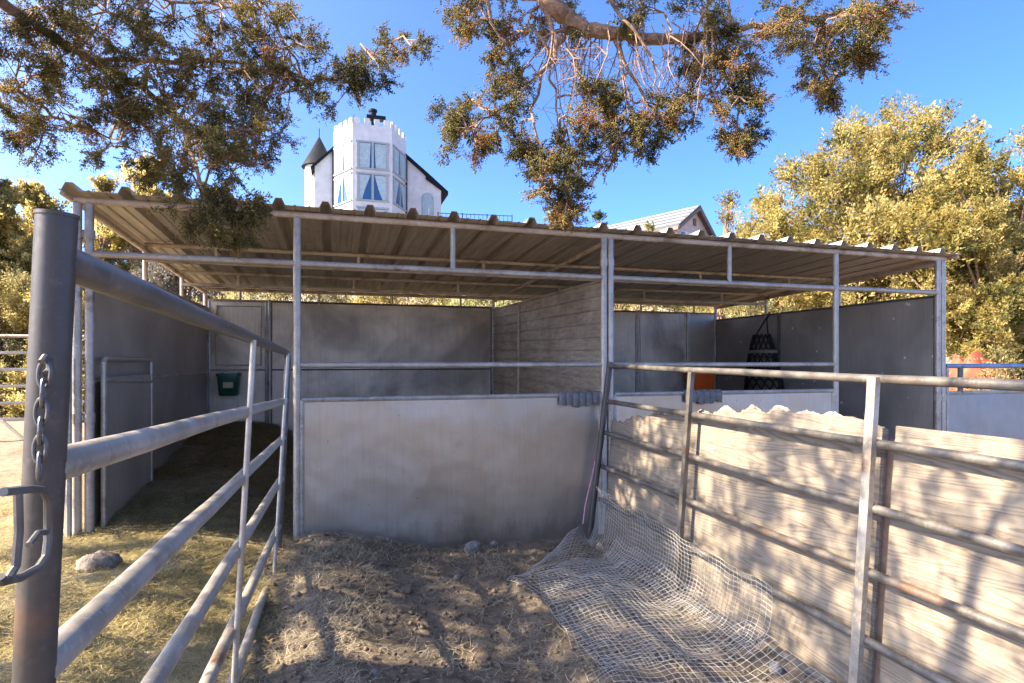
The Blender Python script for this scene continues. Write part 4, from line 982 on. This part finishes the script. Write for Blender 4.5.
# small round turret with a pointed roof
tx, ty = -1.55, 63.2; ring = lambda r, z, k=16: [(tx + r * math.cos(2 * PI * i / k), ty + r * math.sin(2 * PI * i / k), z) for i in range(k)]
vs = ring(1.4, ZB0) + ring(1.4, 21.2); fs = [(k, (k + 1) % 16, 16 + (k + 1) % 16, 16 + k) for k in range(16)]
tu = MB().add(vs, fs).build('turret', 'stucco', cs)
MB().add(ring(1.75, 21.1) + [(tx, ty, 24.4)], [(k, (k + 1) % 16, 16) for k in range(16)] + [tuple(range(15, -1, -1))]).build('spire', 'slate_roof', tu)
MB().tube([(tx, ty, 24.2), (tx, ty, 25.2)], .04, 6).build('finial', 'dark_trim', tu)
for k in (0, 3):
    x, y = hexp[k]; MB().box((x - .12, y - .14, ZB0), (x + .12, y + .06, 22.2)).build('downpipe', 'dark_trim', cs, smooth=False)
# arched balcony on the end wing
m = MB(); ax, az, aw, ah = 9.1, 17.1, .62, 1.05
poly = [(ax - aw, 60.19, 15.6), (ax + aw, 60.19, 15.6)] + [(ax + aw * math.cos(t), 60.19, az + ah * .5 + aw * math.sin(t) + .4) for t in np.linspace(0, PI, 12)]
m.slab(poly, (0, -.03, 0)); al = m.build('arch_opening', 'frame_grey', cs, smooth=False)
m = MB(); m.slab([(p[0] * .86 + ax * .14 , 60.15, p[2] - .03) for p in poly], (0, -.02, 0)); m.build('arch_shade', 'curtain_and_arch_shade', al, smooth=False)  # flat panel, the shade inside the open arch is painted by its colour
m = MB(); m.tube([(ax + .1, 60.1, 15.6), (ax + .1, 60.1, 17.1)], .1, 8)
for z in (16.0, 16.3): m.tube([(ax - aw, 60.08, z), (ax + aw, 60.08, z)], .02, 6)
m.build('balustrade', 'stucco', al)
# chimney
m = MB(); m.box((3.35, 57.9, ZT - .4), (4.05, 58.5, ZT + 1.25)); chm = m.build('chimney', 'dark_trim', cs, smooth=False)
m = MB(); m.box((2.9, 57.85, ZT + 1.0), (4.7, 58.55, ZT + 1.35)); m.tube([(3.5, 58.2, ZT + 1.35), (3.5, 58.2, ZT + 1.75)], .32, 10); m.tube([(3.5, 58.2, ZT + 1.75), (3.5, 58.2, ZT + 1.95)], .42, 10); m.build('chimney_cap', 'dark_trim', chm)
for x, y in ((1.7, 57.1), (5.3, 58.5)): MB().tube([(x, y, ZT), (x, y, ZT + .85)], .03, 6).build('aerial', 'dark_trim', cs)
# terrace railing beside it
rl_ = empty('terrace_railing', (13, 59, 13.5), 'thin dark railing on the skyline between castle house and treetop', 'railing')
ra, rb = at(438, 213, 59), at(512, 216, 58)
for dz in (0, -.55): MB().tube([ra + [0, 0, dz], rb + [0, 0, dz]], .035, 6).build('rail', 'dark_trim', rl_)
m = MB()
for k in range(19): p = ra + (rb - ra) * k / 18; m.tube([p, p - [0, 0, .62]], .022, 5)
m.build('baluster', 'dark_trim', rl_)
for k in (0, 6, 12, 18):
    p = ra + (rb - ra) * k / 18; MB().tube([p + [0, 0, .1], (p[0], p[1], gz(p[0], p[1]) - .3)], .05, 6).build('post', 'dark_trim', rl_)

# ------------------------------------------------------------------ gabled house on the hill
A0, A1 = np.array([26.4, 39.0]), np.array([22.4, 47.8]); ax_ = unit(A1 - A0); sx_ = np.array([ax_[1], -ax_[0]])
hs_ = empty('gabled_house', (25.5, 44, 6), 'beige gabled house with grey metal roof on the hill beyond the stall roof', 'house')
zr, zl, zrt = 13.1, 11.55, 10.75
def H(u, s, z): q = A0 + ax_ * u + sx_ * s; return (q[0], q[1], z)
L_ = 12.0
MB().slab([H(0, -2.35, 6), H(0, 2.35, 6), H(0, 2.35, 11.2), H(0, 0, 12.95), H(0, -2.35, 11.35)], np.array([*(ax_ * L_), 0])).build('wall', 'beige_siding', hs_, smooth=False)
slope_l = [H(-.5, .0, zr + .12), H(-.5, -2.9, zl - .25), H(L_ + .3, -2.9, zl - .25), H(L_ + .3, 0, zr + .12)]
slope_r = [H(-.5, .0, zr + .12), H(L_ + .3, 0, zr + .12), H(L_ + .3, 2.9, zrt - .05), H(-.5, 2.9, zrt - .05)]
rfo = MB().slab(slope_l, (0, 0, -.14)).build('roof', 'metal_house_roof', hs_, smooth=False)
MB().slab(slope_r, (0, 0, -.14)).build('roof', 'metal_house_roof', hs_, smooth=False)
m = MB()
for k in range(5):
    f_ = (k + .5) / 5; p = [np.array(slope_l[0]) * (1 - f_) + np.array(slope_l[1]) * f_, np.array(slope_l[3]) * (1 - f_) + np.array(slope_l[2]) * f_]
    m.tube([p[0] + [0, 0, .03], p[1] + [0, 0, .03]], .05, 5)
m.build('seam', 'frame_grey', rfo)
m = MB()
for (sa, za, sb, zb) in ((0, zr, -2.9, zl - .37), (0, zr, 2.9, zrt - .17)):
    m.slab([H(-.53, sa, za), H(-.53, sb, zb), H(-.53, sb, zb - .28), H(-.53, sa, za - .28)], np.array([*(ax_ * .1), 0]))
m.slab([H(-.5, -2.93, zl - .38), H(L_, -2.93, zl - .38), H(L_, -2.93, zl - .62), H(-.5, -2.93, zl - .62)], np.array([*(sx_ * -.06), 0])); m.build('fascia', 'brown_trim', hs_, smooth=False)
fo = MB().slab([H(-.04, -1.95, 10.0), H(-.04, -.75, 10.0), H(-.04, -.75, 11.1), H(-.04, -1.95, 11.1)], np.array([*(ax_ * .03), 0])).build('window', 'stucco', hs_, smooth=False)
MB().slab([H(-.07, -1.85, 10.1), H(-.07, -1.4, 10.1), H(-.07, -1.4, 11.0), H(-.07, -1.85, 11.0)], np.array([*(ax_ * .02), 0])).build('pane', 'window_glass', fo, smooth=False)
MB().slab([H(-.05, -.2, 11.7), H(-.05, .2, 11.7), H(-.05, .2, 12.25), H(-.05, -.2, 12.25)], np.array([*(ax_ * .04), 0])).build('gable_vent', 'brown_trim', hs_, smooth=False)
MB().slab([H(-.1, -.4, 9.9), H(-.1, 2.2, 10.35), H(-2.2, 2.2, 9.7), H(-2.2, -.4, 9.25)], (0, 0, -.12)).build('porch_roof', 'red_roof_tile', hs_, smooth=False)
